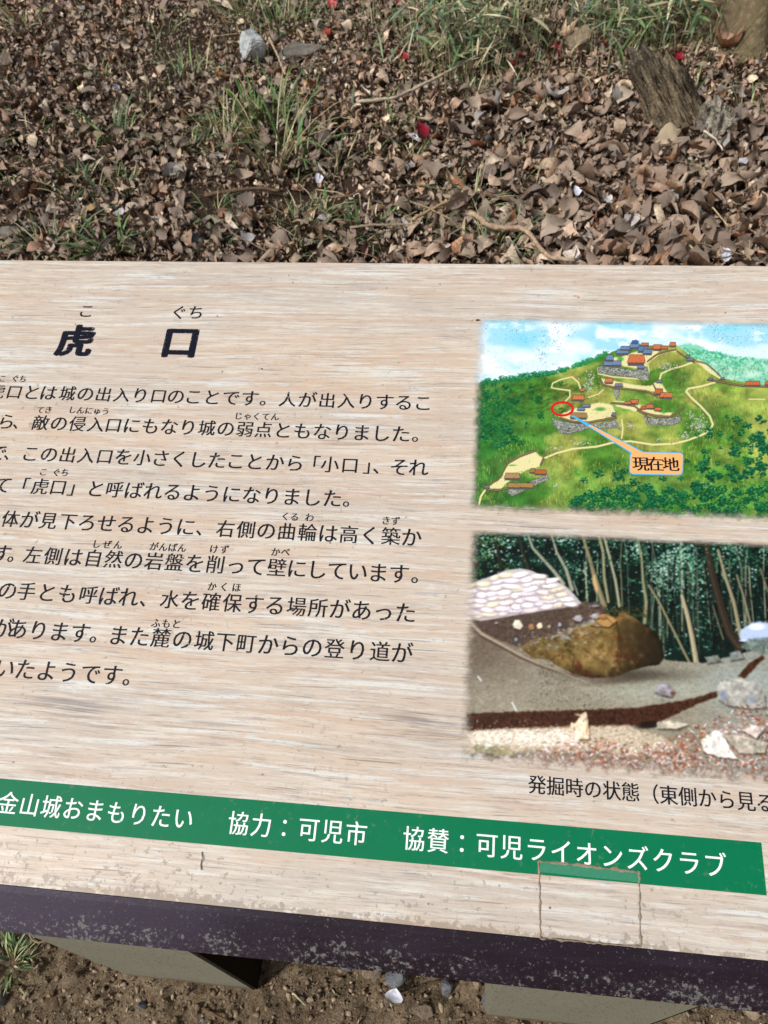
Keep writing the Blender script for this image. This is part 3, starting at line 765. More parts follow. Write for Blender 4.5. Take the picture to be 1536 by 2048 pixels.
def zpt(zx, zy, zs): return lambda x, y: board_uv(x / zs + zx, y / zs + zy)
zp = zpt(920, 620, 2.4935)
ring = []
for k in range(48):
    a = k / 48 * 2 * math.pi; ring.append((510 + 58 * math.cos(a), 494 + 38.5 * math.sin(a), 510 + 46 * math.cos(a), 494 + 27 * math.sin(a)))
V = []; F = []
for k, (a, b, c_, d) in enumerate(ring):
    u, v = zp(a, b); V.append((u, v, .0006)); u, v = zp(c_, d); V.append((u, v, .0006)); j = (k + 1) % 48
    F.append((2 * k, 2 * k + 1, 2 * j + 1, 2 * j))
face('red_marker_ring', mesh_np('red_marker_ring', V, F), M['red_ink'])
def rrect(x0, y0, x1, y1, r, sk):
    out = []
    for cx, cy, a0 in ((x1 - r, y0 + r, -90), (x1 - r, y1 - r, 0), (x0 + r, y1 - r, 90), (x0 + r, y0 + r, 180)):
        for k in range(6):
            a = math.radians(a0 + k * 18); out.append((cx + r * math.cos(a) - (cy + r * math.sin(a) - y0) * sk, cy + r * math.sin(a) + (cx - x0) * .02))
    return out
flat('callout_border', [zp(*p) for p in rrect(846, 706, 1116, 822, 22, .04)], M['blue_ink'], .0005)
flat('callout_box', [zp(*p) for p in rrect(851, 711, 1111, 817, 18, .04)], M['callout'], .0008)
flat('callout_pointer_border', [zp(*p) for p in ((552, 528), (566, 528), (925, 712), (852, 716))], M['blue_ink'], .00045)
flat('callout_pointer', [zp(*p) for p in ((640, 578), (650, 574), (912, 712.5), (862, 716))], M['callout'], .0007)
its = []
for ch, p in zip("現在地", ((900, 768), (975, 769), (1050, 771))):
    u, v = zp(*p); its.append((ch, u, v, .0238 * K, .0238 * K, .0))
letters('callout_lettering', its, M['ink'], .0011, bold=.00045)

# --- photograph of the excavation
def dig_picture():
    c = Canvas(.0015 * K, .56 * K, .094 * K, .4085 * K, 560, 340, 900, 1030, 2.415)
    X, Y = c.X, c.Y; X0, X1 = 40, 1950
    n = fbm(X / 120, Y / 120, 4, 4, .55)
    c.img[:] = (np.array([22, 42, 36.])[None, None] * (.6 + n[..., None] * .9)) / 255
    for _ in range(7500):                                   # foliage
        x = R_.uniform(X0, X1); y = 60 + 620 * R_.random() ** 1.5
        f = float(fbm(np.array([x / 110.]), np.array([y / 90.]), 14, 3)[0])
        if y > 330 and R_.random() < .55: continue
        br = f + .17 * (((x - 1110) / 150) ** 2 + ((y - 290) / 130) ** 2 < 1) + .05 * (x > 1250) - .04 * (x < 700)
        if br > .66: col = (176, 216, 190)
        elif br > .58: col = (112, 168, 136)
        elif br > .5: col = (66, 122, 92)
        elif br > .42: col = (34, 82, 58)
        else: col = (16, 36, 32)
        if x < 280 and y < 300 and R_.random() < .5: col = (92, 128, 62)
        if R_.random() < .06: col = (206, 226, 236)
        c.dab(x, y, R_.uniform(3, 12), R_.uniform(2, 7), jit(col, 22), .85, R_.uniform(-1, 1), .4)
    for _ in range(520):
        x = R_.gauss(1110, 75); y = R_.gauss(270, 70); c.dab(x, y, R_.uniform(4, 13), R_.uniform(3, 6), jit((168, 214, 190) if R_.random() < .5 else (70, 136, 104), 18), .8, R_.uniform(-1, 1), .4)
    for _ in range(420):                                    # blue gaps low between the trunks
        x = R_.uniform(600, X1); c.dab(x, R_.uniform(380, 640), R_.uniform(2, 4), R_.uniform(4, 14), jit((78, 110, 132) if R_.random() < .5 else (120, 150, 140), 18), .5, 0, .2)
    for _ in range(70):
        x = R_.uniform(620, X1); c.line([(x, R_.uniform(200, 330)), (x + R_.uniform(-30, 60), R_.uniform(560, 680))], R_.uniform(3, 9), jit((26, 30, 24) if R_.random() < .72 else (78, 82, 68), 12), .8, 2)
    for _ in range(46):
        x = R_.uniform(560, X1); y0_ = R_.uniform(90, 380); dx = R_.uniform(-20, 50); wd_ = R_.uniform(2, 6)
        c.line([(x, y0_), (x + dx * .4 + R_.uniform(-8, 8), y0_ + 120), (x + dx, R_.uniform(540, 690))], wd_, jit(R_.choice([(158, 156, 132), (110, 112, 92), (190, 186, 158), (66, 68, 54)]), 12), .85, 1.5)
    for _ in range(700):
        x = R_.uniform(560, X1); y = R_.uniform(90, 640)
        c.dab(x, y, R_.uniform(4, 16), R_.uniform(3, 9), jit(R_.choice([(18, 40, 34), (30, 70, 52), (58, 112, 84), (12, 22, 22)]), 12), .85, R_.uniform(-1, 1), .4)
    for _ in range(260):
        x = R_.uniform(60, X1); y = R_.uniform(80, 640 if x > 1040 else 260); c.dab(x, y, R_.uniform(1.5, 5), R_.uniform(2, 7), jit((214, 232, 240), 12), .85, 0, .4)
    bark = (150, 152, 132)
    for pts, a, b, col in (([(225, 130), (235, 200), (248, 275)], 16, 22, (52, 54, 44)), ([(335, 100), (350, 180), (378, 260)], 18, 26, (60, 60, 48)),
        ([(372, 80), (400, 160), (450, 215), (500, 270), (548, 332)], 14, 26, bark), ([(490, 90), (515, 180), (560, 260), (590, 360)], 13, 26, bark), ([(596, 320), (618, 385)], 8, 10, bark),
        ([(640, 100), (668, 190), (690, 270), (718, 360), (745, 440)], 17, 36, (140, 130, 96)), ([(715, 80), (740, 180), (745, 300), (765, 420)], 20, 18, (150, 146, 112)), ([(740, 90), (770, 200), (800, 320), (818, 440)], 16, 18, (160, 158, 130)),
        ([(830, 130), (822, 230), (828, 320), (832, 440)], 7, 12, (110, 112, 84)), ([(905, 100), (925, 200), (932, 320), (948, 420), (940, 520)], 12, 24, (140, 142, 108)), ([(960, 340), (1010, 420), (1080, 560), (1158, 716)], 14, 16, (140, 132, 98)),
        ([(1120, 390), (1145, 480), (1170, 600), (1190, 720)], 22, 34, (172, 162, 128)), ([(1235, 130), (1265, 280), (1310, 450), (1350, 570), (1400, 640)], 36, 58, (70, 60, 48)), ([(1295, 170), (1330, 300), (1370, 420), (1405, 590)], 18, 26, (150, 142, 112)),
        ([(1385, 290), (1420, 400), (1452, 530)], 12, 16, (136, 132, 104)), ([(1500, 260), (1536, 370)], 12, 12, (120, 112, 90)), ([(1270, 440), (1320, 600)], 10, 12, (110, 104, 84)), ([(1620, 100), (1640, 500)], 24, 30, (96, 88, 68)), ([(1760, 100), (1740, 560)], 20, 28, (140, 130, 100))):
        a *= .8; b *= .8; c.line([(x + 3, y) for x, y in pts], a + 3, (14, 20, 18), .7, 3, b + 4); c.line(pts, a, [v * .88 for v in col], 1, 2, b)
        c.line([(x - a * .2, y) for x, y in pts], a * .3, [min(255, v * 1.22) for v in col], .6, 3, b * .3)
    for _ in range(900):
        x = R_.uniform(X0, X1); y = R_.uniform(70, 250); c.dab(x, y, R_.uniform(3, 9), R_.uniform(2, 5), jit((52, 108, 78) if R_.random() < .7 else (150, 196, 164), 20), .75, R_.uniform(-1, 1), .4)
    # ground
    def soil(X, Y):
        a = fbm(X / 50, Y / 20, 24, 4, .6)[..., None]; b = fbm(X / 9, Y / 5, 34, 3, .6)[..., None]
        base = np.array([132, 124, 106.]) * (1 - a) + np.array([158, 150, 132.]) * a
        L = sstep(500, 150, X)[..., None] * sstep(900, 650, Y)[..., None] * .6; base = base * (1 - L) + np.array([92, 76, 64.]) * L
        G = (sstep(560, 1000, X) * sstep(700, 780, Y) * sstep(960, 860, Y))[..., None] * .7; base = base * (1 - G) + np.array([160, 164, 150.]) * G
        S_ = (np.exp(-((X - 860) / 300) ** 2 - ((Y - 772) / 34) ** 2))[..., None] * .75; base = base * (1 - S_) + np.array([58, 50, 40.]) * S_
        B_ = (sstep(1150, 1350, X))[..., None] * .45; base = base * (1 - B_) + np.array([140, 152, 152.]) * B_
        return base * (.84 + .32 * b)
    c.poly([(40, 500), (330, 430), (640, 420), (1000, 640), (1040, 700), (1220, 716), (1330, 690), (1480, 650), (1950, 600), (1950, 1400), (40, 1400)], soil, 1, 4, 4)
    c.poly([(70, 500), (200, 500), (620, 418), (720, 420), (760, 470), (560, 560), (330, 640), (200, 590), (90, 540)], lambda X, Y: np.array([92, 76, 66.]) * (.6 + .8 * fbm(X / 8, Y / 6, 44, 4, .7)[..., None]), 1, 5, 6)
    # rock outcrop
    def rockc(X, Y):
        a = fbm(X / 46, Y / 60, 54, 5, .6)[..., None]; r = fbm(X / 90, Y / 40, 64, 4)[..., None]
        base = np.array([88, 68, 36.]) * (1 - a) + np.array([150, 126, 76.]) * a
        o = sstep(.5, .72, r + .25 * sstep(620, 760, Y)[..., None] - .1); base = base * (1 - o) + np.array([118, 70, 40.]) * o
        dk = sstep(860, 1010, X)[..., None] * .45; base = base * (1 - dk) + np.array([74, 62, 44.]) * dk
        sh = (1 - .55 * sstep(740, 1030, X)[..., None]) * (1 - .35 * sstep(690, 790, Y)[..., None]) * (1 + .25 * (sstep(600, 520, Y) * sstep(560, 700, X))[..., None])
        return base * sh * (.62 + .75 * fbm(X / 26, Y / 34, 74, 5, .7)[..., None])
    c.poly([(340, 640), (400, 600), (440, 590), (560, 585), (600, 552), (640, 540), (672, 536), (690, 492), (760, 476), (800, 500), (830, 462), (900, 500), (960, 548), (1000, 570), (1024, 620), (1034, 690), (1010, 722), (920, 738), (860, 756), (800, 780), (690, 788), (600, 772), (520, 730), (480, 700), (400, 690)], rockc, 1, 2.5, 5)
    c.poly([(600, 600), (680, 545), (780, 545), (800, 600), (790, 720), (760, 776), (660, 740), (600, 680)], (158, 132, 78), .38, 10, 8); c.poly([(800, 520), (860, 500), (960, 570), (1020, 640), (1020, 710), (830, 740), (810, 640)], (66, 56, 36), .45, 10, 8)
    c.poly([(690, 496), (760, 480), (806, 512), (770, 540), (700, 530)], (186, 140, 84), .75, 4, 4); c.line([(680, 538), (770, 545), (806, 515)], 5, (40, 28, 18), .8, 3); c.line([(560, 590), (556, 640), (600, 680), (590, 740)], 5, (44, 30, 20), .6, 3); c.line([(806, 520), (818, 600), (806, 700), (830, 752)], 5, (48, 36, 22), .6, 4)
    for _ in range(240):
        x = R_.gauss(690, 150); y = R_.gauss(640, 62)
        if not (((x - 700) / 310) ** 2 + ((y - 640) / 130) ** 2 < 1): continue
        lit_ = x + (640 - y) * 1.3 < 800
        c.poly([(x + R_.uniform(-26, 26), y + R_.uniform(-22, 22)) for _k in range(3)], jit((176, 150, 96) if lit_ and R_.random() < .55 else (92, 70, 40), 18), .4, 3)
    for _ in range(60): c.dab(R_.uniform(420, 640), R_.uniform(580, 650), R_.uniform(6, 16), R_.uniform(4, 9), jit((120, 124, 72), 16), .5, R_.uniform(-.6, .6), .2)
    for pts in ([(690, 500), (760, 500), (800, 540), (780, 640)], [(560, 570), (620, 600), (700, 560)], [(800, 520), (830, 600), (820, 720)], [(640, 640), (700, 690), (760, 720)], [(900, 520), (920, 600), (900, 700)], [(600, 560), (560, 640)]):
        c.line(pts, 5, (66, 46, 26), .55, 4, 2, 5)
    for _ in range(130): 
        x = R_.uniform(330, 720); c.dab(x, 660 - (x - 330) * .42 + R_.gauss(0, 34), R_.uniform(5, 14), R_.uniform(4, 9), jit((120, 104, 84) if R_.random() < .6 else (146, 150, 160), 20), .75, 0, .4)
    for x, y, rx, ry, col in ((325, 530, 28, 28, (206, 194, 172)), (395, 540, 18, 18, (156, 112, 76)), (435, 535, 16, 18, (206, 190, 160)), (530, 530, 10, 12, (150, 164, 186)), (620, 500, 26, 20, (150, 148, 150)), (700, 490, 24, 16, (168, 162, 160)), (480, 540, 10, 10, (160, 150, 130)), (320, 602, 10, 10, (130, 150, 180)), (225, 522, 8, 6, (150, 150, 150)), (700, 440, 24, 8, (128, 128, 132)), (740, 490, 22, 14, (170, 120, 70))):
        c.dab(x + 3, y + 5, rx, ry, (44, 34, 28), .8, 0, .5); pp = [(x + rx * R_.uniform(.7, 1.1) * math.cos(a_), y + ry * R_.uniform(.7, 1.1) * math.sin(a_)) for a_ in (0.2, 1.1, 2.2, 3.1, 4.2, 5.3)]; c.poly(pp, jit(col, 10), 1, 2.5); c.poly([pp[3], pp[4], pp[5], (x, y)], [min(255, v * 1.15) for v in col], .7, 2)
    for _ in range(60): c.dab(R_.uniform(740, 960), R_.uniform(440, 480) + 20 * R_.random(), R_.uniform(10, 24), R_.uniform(4, 9), jit((84, 76, 44), 14), .6, .4, .2)
    c.poly([(690, 290), (688, 330), (706, 380), (716, 360), (700, 288)], (196, 160, 110), 1, 3)
    # sandbags
    c.poly([(70, 350), (130, 318), (200, 296), (270, 266), (340, 258), (392, 268), (440, 290), (500, 312), (560, 345), (600, 384), (636, 428), (540, 450), (400, 470), (260, 494), (150, 512), (60, 500)], (188, 178, 180), 1, 3)
    for r in range(10):
        yb = 498 - r * 26
        x = 50 + R_.uniform(0, 50)
        while x < 640:
            wv = R_.uniform(34, 58); hv = R_.uniform(15, 20)
            y = yb - (x - 60) * (.135 - .004 * r) + R_.uniform(-5, 5)
            top = np.interp(x, [60, 130, 200, 270, 340, 392, 500, 600, 640], [352, 320, 298, 268, 262, 270, 314, 386, 428])
            if y > top + 2:
                an = R_.uniform(-.28, .16); bc = R_.choice([(240, 232, 236), (246, 240, 244), (236, 226, 222), (236, 222, 190), (230, 222, 234)])
                c.dab(x, y + 5, wv + 3, hv + 1, (138, 122, 126), .75, an, .45)
                c.dab(x, y, wv, hv - 2, jit(bc, 9), 1, an, .5)
                c.dab(x - wv * .25, y - 3, wv * .5, hv * .4, (244, 240, 246), .8, an, .0)
                if R_.random() < .5: c.line([(x - wv * .6, y + 2), (x, y + 5), (x + wv * .5, y - 1)], 2, (158, 142, 140), .6)
            x += wv * 1.45
    # root across the left
    c.line([(96, 520), (150, 580), (240, 630), (340, 686), (430, 726), (520, 756), (610, 782)], 20, (70, 54, 42), .8, 5, 8); c.line([(92, 514), (150, 572), (240, 622), (340, 678), (430, 720), (520, 752), (690, 820)], 18, (164, 148, 128), 1, 4, 4)
    for _ in range(1800):
        x = R_.uniform(X0, X1); y = R_.uniform(600, 960)
        if 360 < x < 1040 and y < 780: continue
        c.dab(x, y, R_.uniform(2, 6), R_.uniform(1, 2.4), jit((186, 172, 152) if R_.random() < .5 else (96, 78, 64), 18), .5, R_.uniform(-.4, .4), .3)
    c.dab(820, 800, 220, 22, (86, 70, 54), .6, -.1, .0)
    # trench
    def tr(X, Y): return np.array([82, 52, 36.]) * (.45 + 1.0 * fbm(X / 8, Y / 8, 84, 4, .65)[..., None])
    c.poly([(40, 962), (300, 950), (640, 942), (900, 930), (1060, 908), (1180, 884), (1290, 850), (1290, 878), (1180, 920), (1080, 968), (1010, 1000), (900, 1016), (660, 1030), (300, 1030), (60, 1044)], tr, 1, 4, 5)
    c.poly([(1390, 780), (1440, 720), (1510, 676), (1520, 690), (1460, 750), (1420, 792)], tr, 1, 4, 4)
    c.dab(960, 1014, 80, 22, (38, 26, 18), .9, -.1, .5)
    def rk(pts, col, ro=5):
        p = np.array(pts); m_ = p.mean(0); c.poly([(x + 5, y + 8) for x, y in pts], (56, 44, 36), .7, 6)
        c.poly(pts, lambda X, Y: np.array(col, float) * (.62 + .7 * fbm(X / 22, Y / 22, int(m_[0]), 4, .65)[..., None]), 1, 3, ro)
        c.dab(m_[0] - 6, p[:, 1].min() + 14, (p[:, 0].max() - p[:, 0].min()) * .25, 8, [min(255, v * 1.25) for v in col], .7, .2, .1)
    rk([(1290, 830), (1320, 796), (1400, 786), (1470, 806), (1520, 870), (1525, 930), (1440, 934), (1340, 920), (1296, 890)], (166, 164, 156)); c.dab(1320, 870, 26, 34, (112, 130, 176), .6, 0, .1); c.dab(1455, 890, 22, 34, (106, 122, 164), .6, 0, .1)
    rk([(984, 852), (1010, 816), (1050, 812), (1086, 850), (1070, 878), (1020, 870)], (150, 144, 150)); c.dab(1074, 862, 12, 14, (112, 66, 44), .8)
    rk([(1000, 1000), (1060, 992), (1150, 1010), (1100, 1034), (1000, 1030)], (190, 182, 162)); rk([(1350, 664), (1400, 654), (1420, 690), (1350, 704)], (132, 138, 134)); rk([(1230, 686), (1290, 676), (1310, 706), (1240, 716)], (120, 124, 116))
    c.poly([(1400, 560), (1440, 530), (1490, 512), (1600, 530), (1700, 600), (1600, 640), (1440, 622), (1400, 600)], (170, 186, 222), 1, 5, 8); c.dab(1480, 540, 50, 20, (216, 224, 242), .8); c.dab(1420, 606, 30, 8, (196, 206, 246), .9)
    c.poly([(1400, 640), (1440, 600), (1600, 580), (1800, 640), (1800, 690), (1500, 670)], lambda X, Y: np.array([110, 124, 116.]) * (.6 + .8 * fbm(X / 12, Y / 10, 94, 4)[..., None]), .9, 5, 6)
    # pale rim and litter
    c.poly([(60, 1046), (300, 1032), (600, 1022), (860, 1016), (920, 1046), (1000, 1060), (1100, 1120), (900, 1160), (600, 1140), (60, 1150)], lambda X, Y: np.array([188, 172, 148.]) * (.7 + .6 * fbm(X / 10, Y / 7, 104, 4, .65)[..., None]), 1, 8, 8)
    for _ in range(3600):
        x = R_.uniform(60, X1)
        lo = np.interp(x, [60, 440, 560, 700, 900, 1060, 1340, 1500, 1950], [1200, 1140, 1060, 1060, 1120, 1080, 930, 910, 900])
        y = lo + (1300 - lo) * R_.random() ** .8
        if R_.random() < .3 and x < 1000: x = R_.gauss(700, 160)
        col = R_.choice([(206, 178, 174), (178, 104, 72), (152, 88, 62), (232, 220, 216), (120, 92, 82), (196, 148, 128), (206, 116, 78), (236, 226, 228)])
        c.dab(x, y + 2, 12, 6, (84, 60, 54), .35, 0, .2); c.dab(x, y, R_.uniform(6, 15), R_.uniform(2.5, 6), jit(col, 18), .95, R_.uniform(-1.2, 1.2), .5)
    for _ in range(320):
        x = R_.gauss(380, 170); y = R_.gauss(1075, 34); c.dab(x, y, R_.uniform(3, 14), 1.8, (240, 232, 226), .8, R_.uniform(-1.5, 1.5), .3)
    rk([(600, 1010), (640, 956), (656, 952), (668, 1000), (672, 1080), (620, 1084), (570, 1060), (585, 1000)], (222, 200, 170)); c.dab(660, 1040, 8, 40, (176, 116, 66), .7, 0, .2)
    rk([(1210, 1090), (1280, 1036), (1320, 1060), (1350, 1130), (1390, 1180), (1300, 1170), (1220, 1140)], (232, 226, 216)); rk([(1310, 1060), (1420, 1066), (1536, 1100), (1520, 1150), (1400, 1150), (1350, 1100)], (186, 176, 158)); rk([(1410, 1040), (1470, 1010), (1520, 1030), (1480, 1080)], (226, 206, 196))
    rk([(110, 1120), (150, 1096), (215, 1100), (290, 1130), (320, 1166), (240, 1168), (130, 1140)], (160, 150, 112)); c.dab(185, 1112, 34, 9, (190, 208, 232), .9, .1, .3)
    for x, y, a, b in ((135, 780, 150, 800), (300, 905, 320, 945)): c.line([(x, y), (a, b)], 7, (218, 224, 236), .9, 3)
    for _ in range(900):
        x = R_.uniform(60, 620); c.dab(x, R_.gauss(1076, 24), R_.uniform(4, 16), R_.uniform(2, 5), jit((244, 236, 226), 8), .5, R_.uniform(-.6, .6), .2)
    c.finish('excavation_photo', .022, .012, .024, .0003, ragged=.5, contrast=1.25, sat=.84, blur=1)
dig_picture()

# clear patch over the band: film with a grimy raised outline
def wob_line(name, pts, wd, mat, z, zt=.0009, seed=1):
    V = []; F = []; pts = np.array(pts, float); L = np.linalg.norm(np.diff(pts, axis=0), axis=1); cum = np.concatenate([[0], np.cumsum(L)]); n = int(cum[-1] / .0014)
    t = np.linspace(0, cum[-1], n); x = np.interp(t, cum, pts[:, 0]); y = np.interp(t, cum, pts[:, 1])
    x = x + (fbm(t * 220, t * 0, seed, 3) - .5) * .0024; y = y + (fbm(t * 220, t * 0 + 7, seed, 3) - .5) * .0024
    wv = wd * (.25 + 1.5 * fbm(t * 160, t * 0 + 3, seed, 3) ** 2 * 2.2)
    dx = np.gradient(x); dy = np.gradient(y); l = np.hypot(dx, dy) + 1e-9; nx_, ny_ = -dy / l, dx / l
    for i in range(n):
        V += [(x[i] + nx_[i] * wv[i] / 2, y[i] + ny_[i] * wv[i] / 2, z), (x[i], y[i], z + zt), (x[i] - nx_[i] * wv[i] / 2, y[i] - ny_[i] * wv[i] / 2, z)]
    for i in range(n - 1):
        a = 3 * i; F += [(a, a + 1, a + 4, a + 3), (a + 1, a + 2, a + 5, a + 4)]
    return face(name, mesh_np(name, V, F), mat)
mg = NT('grime', .9, .1); mg.color(mg.mix(mg.noise(mg.mapping((1, 1, 1)), 240, 3), lin((112, 96, 80)), lin((168, 150, 130)))); M['grime'] = mg.m
q = [board_uv(*p) for p in ((1078, 1722), (1278, 1744), (1280, 1893), (1081, 1877))]
wob_line('patch_grime_outline', [q[0], q[1], q[2]], .0015, M['grime'], .0006, .0005, seed=2)
wob_line('patch_grime_outline', [q[1], q[0], q[3], q[2]], .0015, M['grime'], .0006, .0005, seed=9)
ft = NT('green_film', .5, .3); ft.color(ft.mix(ft.noise(ft.mapping((1, 1, 1)), 300, 2), lin((40, 118, 88)), lin((62, 136, 104)))); 
q2 = [board_uv(*p) for p in ((1080, 1724), (1277, 1744), (1278, 1765), (1080, 1744))]
flat('patch_film', [(u, v) for u, v in q2], ft.m, .0005)
cr = [board_uv(*p) for p in ((405, 1704), (402, 1722), (403, 1740))]
wob_line('blister_crease', cr, .003, M['print'], .0001, .0022, 4)

# ------------------------------------------------------------------ leaves
def leaf_tpl(ns, nw=3, shape=0):
    s = np.linspace(0, 1, ns); wv = np.linspace(-1, 1, nw)
    if shape == 0: prof = np.sin(np.pi * s ** .85) ** 1.05
    elif shape == 1: prof = np.sin(np.pi * s ** .72) ** .8 * 1.12
    elif shape == 2: prof = np.sin(np.pi * s) ** 1.2 * .6
    else: prof = np.sin(np.pi * s ** .8) ** .6 * (1 + .45 * np.cos(s * 3 * 2 * np.pi)) * 1.15
    prof[0] = .03; prof[-1] = .03
    P = np.stack(np.meshgrid(s, wv, indexing='ij'), -1).reshape(-1, 2)
    xx = P[:, 0] - .5; yy = P[:, 1] * np.repeat(prof, nw) * .5
    idx = np.arange(ns * nw).reshape(ns, nw)
    return P[:, 0], P[:, 1], xx, yy, gridfaces(idx)

PAL = np.array([1.0, .93, .85]) * lin([(134, 112, 94), (150, 124, 102), (106, 84, 68), (168, 144, 122), (128, 92, 66), (88, 68, 56), (206, 190, 168), (146, 114, 92), (122, 104, 92), (188, 182, 176), (160, 118, 84)])
PW = np.array([.12, .15, .14, .15, .08, .12, .09, .08, .05, .02, .02]); PW /= PW.sum()

def leaf_cloud(n, pos, size, tpl, tiltk, zoff, seed, fold=.3):
    r = np.random.default_rng(seed); s, wv, xx, yy, F = tpl; nv = len(xx)
    Ln = size[:, None]; asp = r.uniform(.26, .56, n)[:, None]
    X = xx[None] * Ln; Y = yy[None] * Ln * asp * 1.6
    c1 = r.normal(0, 1.5, n)[:, None]; c2 = r.normal(.7, fold * 3.2, n)[:, None]; tw = r.normal(0, .9, n)[:, None]
    Z = c1 * (xx[None] ** 2 - .08) * Ln * .9 + c2 * np.abs(wv)[None] ** 1.5 * Ln * .28 * asp * 1.6 + tw * xx[None] * wv[None] * Ln * .35
    Z = Z + r.normal(0, .04, (n, nv)) * Ln; Y = Y * (1 - .3 * np.clip(c2, 0, 1.6)) + r.normal(0, .02, (n, nv)) * Ln
    az = r.uniform(0, 2 * np.pi, n); tx = r.normal(0, tiltk, n); ty = r.normal(0, tiltk, n)
    flip = np.where(r.random(n) < .4, -1, 1)[:, None]; Z = Z * flip
    ca, sa = np.cos(az)[:, None], np.sin(az)[:, None]; cx, sx = np.cos(tx)[:, None], np.sin(tx)[:, None]; cy, sy = np.cos(ty)[:, None], np.sin(ty)[:, None]
    Y, Z = Y * cx - Z * sx, Y * sx + Z * cx
    X, Z = X * cy + Z * sy, -X * sy + Z * cy
    X, Y = X * ca - Y * sa, X * sa + Y * ca
    lowest = Z.min(1)
    base = ground_h(pos[:, 0], pos[:, 1]) + zoff
    Z = Z + (base - lowest * .55)[:, None]
    V = np.stack([X + pos[:, 0:1], Y + pos[:, 1:2], Z], -1).reshape(-1, 3)
    FF = (F[None] + (np.arange(n) * nv)[:, None, None]).reshape(-1, 4)
    ci = r.choice(len(PAL), n, p=PW); col = PAL[ci] * r.uniform(.5, 1.45, n)[:, None] * (.66 + .62 * fbm(pos[:, 0] * 1.7, pos[:, 1] * 1.7, 777, 3))[:, None]
    C = np.repeat(col, nv, 0) * (1 + .22 * np.abs(np.tile(wv, n))[:, None] - .08) * r.uniform(.85, 1.15, (n * nv, 1))
    return V, FF, C

def scatter(n, x0, x1, y0, y1, seed):
    r = np.random.default_rng(seed); return np.stack([r.uniform(x0, x1, n), r.uniform(y0, y1, n)], 1)

Vs, Fs, Cs = [], [], []; off = 0
def acc(V, F, C):
    global off
    Vs.append(V); Fs.append(F + off); Cs.append(C); off += len(V)
TPL = [leaf_tpl(6, 3, k) for k in range(4)]
TPS = [leaf_tpl(4, 3, k) for k in range(3)]
r0 = np.random.default_rng(99)
for k, t in enumerate(TPL):                                # full leaves, near and mid field
    n = [12500, 7000, 8500, 3200][k]
    p = scatter(n, -3.0, 2.1, .55, 4.9, 100 + k)
    keep = vnoise(p[:, 0] * 2.3, p[:, 1] * 2.3, 200) < .88 + .4 * (p[:, 0] > .2)
    p = p[keep]; n = len(p)
    rt = sstep(-.6, .8, p[:, 0])
    acc(*leaf_cloud(n, p, (.020 + .052 * r0.random(n) ** 1.8) * (1 + .36 * rt * sstep(2.9, 2.0, p[:, 1])) * (1 - .14 * sstep(1.9, 2.8, p[:, 1])), t, .48, r0.uniform(-.010, .024, n), 300 + k))
for k, t in enumerate(TPS):                                # broken bits
    n = 24000
    p = scatter(n, -3.4, 2.4, .3, 5.6, 400 + k)
    acc(*leaf_cloud(n, p, r0.uniform(.007, .026, n), t, .6, r0.uniform(0, .020, n), 500 + k))
p = scatter(3000, -.9, .85, -.3, .3, 600); acc(*leaf_cloud(3000, p, .002 + .010 * r0.random(3000) ** 2, TPS[2], .3, r0.uniform(0, .002, 3000), 601))
lit = link('leaf_litter', mesh_np('leaf_litter', np.concatenate(Vs), np.concatenate(Fs), np.concatenate(Cs), smooth=False), M['leaf'])
tag(lit, 'brown dry leaf litter of fallen and broken leaves covering the ground behind the board', 'leaf litter', kind='stuff')

# the leaves that show largest: single objects sharing a few meshes
def leaf_mesh(shape, colr, seed, ns=8, nw=5, stalk=True):
    r = np.random.default_rng(seed); s, wv, xx, yy, F = leaf_tpl(ns, nw, shape)
    c1, c2, tw = r.normal(0, 1.3), r.normal(.8, .7), r.normal(0, .8)
    Z = c1 * (xx ** 2 - .08) * .8 + c2 * np.abs(wv) ** 1.4 * .16 + tw * xx * wv * .3 + r.normal(0, .014, len(xx)) + .03 * np.sin(s * 14 + wv * 2)
    V = np.stack([xx, yy * (.95 - .22 * min(1.5, max(0, c2))) + r.normal(0, .012, len(xx)), Z - Z.min()], -1)
    col = lin(colr)[None] * (1 + .22 * (np.abs(wv) - .4))[:, None] * (1 + .12 * r.normal(0, 1, len(xx)))[:, None]
    V = list(V); Fl = [tuple(f) for f in F]; b = len(V)
    z0 = V[nw // 2][2]
    for q in ((-.5, .008, z0), (-.5, -.008, z0), (-.68, -.004, z0 + .03), (-.68, .004, z0 + .03)): V.append(np.array(q))
    Fl.append((b, b + 1, b + 2, b + 3)); col = np.concatenate([col, np.repeat(lin(colr)[None] * .7, 4, 0)])
    me = mesh_np('fallen_leaf', np.array(V), Fl, np.clip(col, .005, 1), smooth=True); me.materials.append(M['leaf']); return me
KINDS = [
 ('dull brown fallen leaf', [(132, 108, 90), (118, 94, 78), (142, 118, 100)], 0, 92),
 ('pale tan fallen leaf', [(168, 144, 120), (182, 160, 138)], 1, 66),
 ('dark brown curled fallen leaf', [(88, 66, 54), (72, 54, 46)], 0, 56),
 ('reddish brown fallen leaf', [(140, 92, 66), (152, 102, 74)], 2, 34),
 ('narrow greyish fallen leaf', [(160, 154, 150), (146, 142, 138)], 2, 30),
]
rr = random.Random(21)
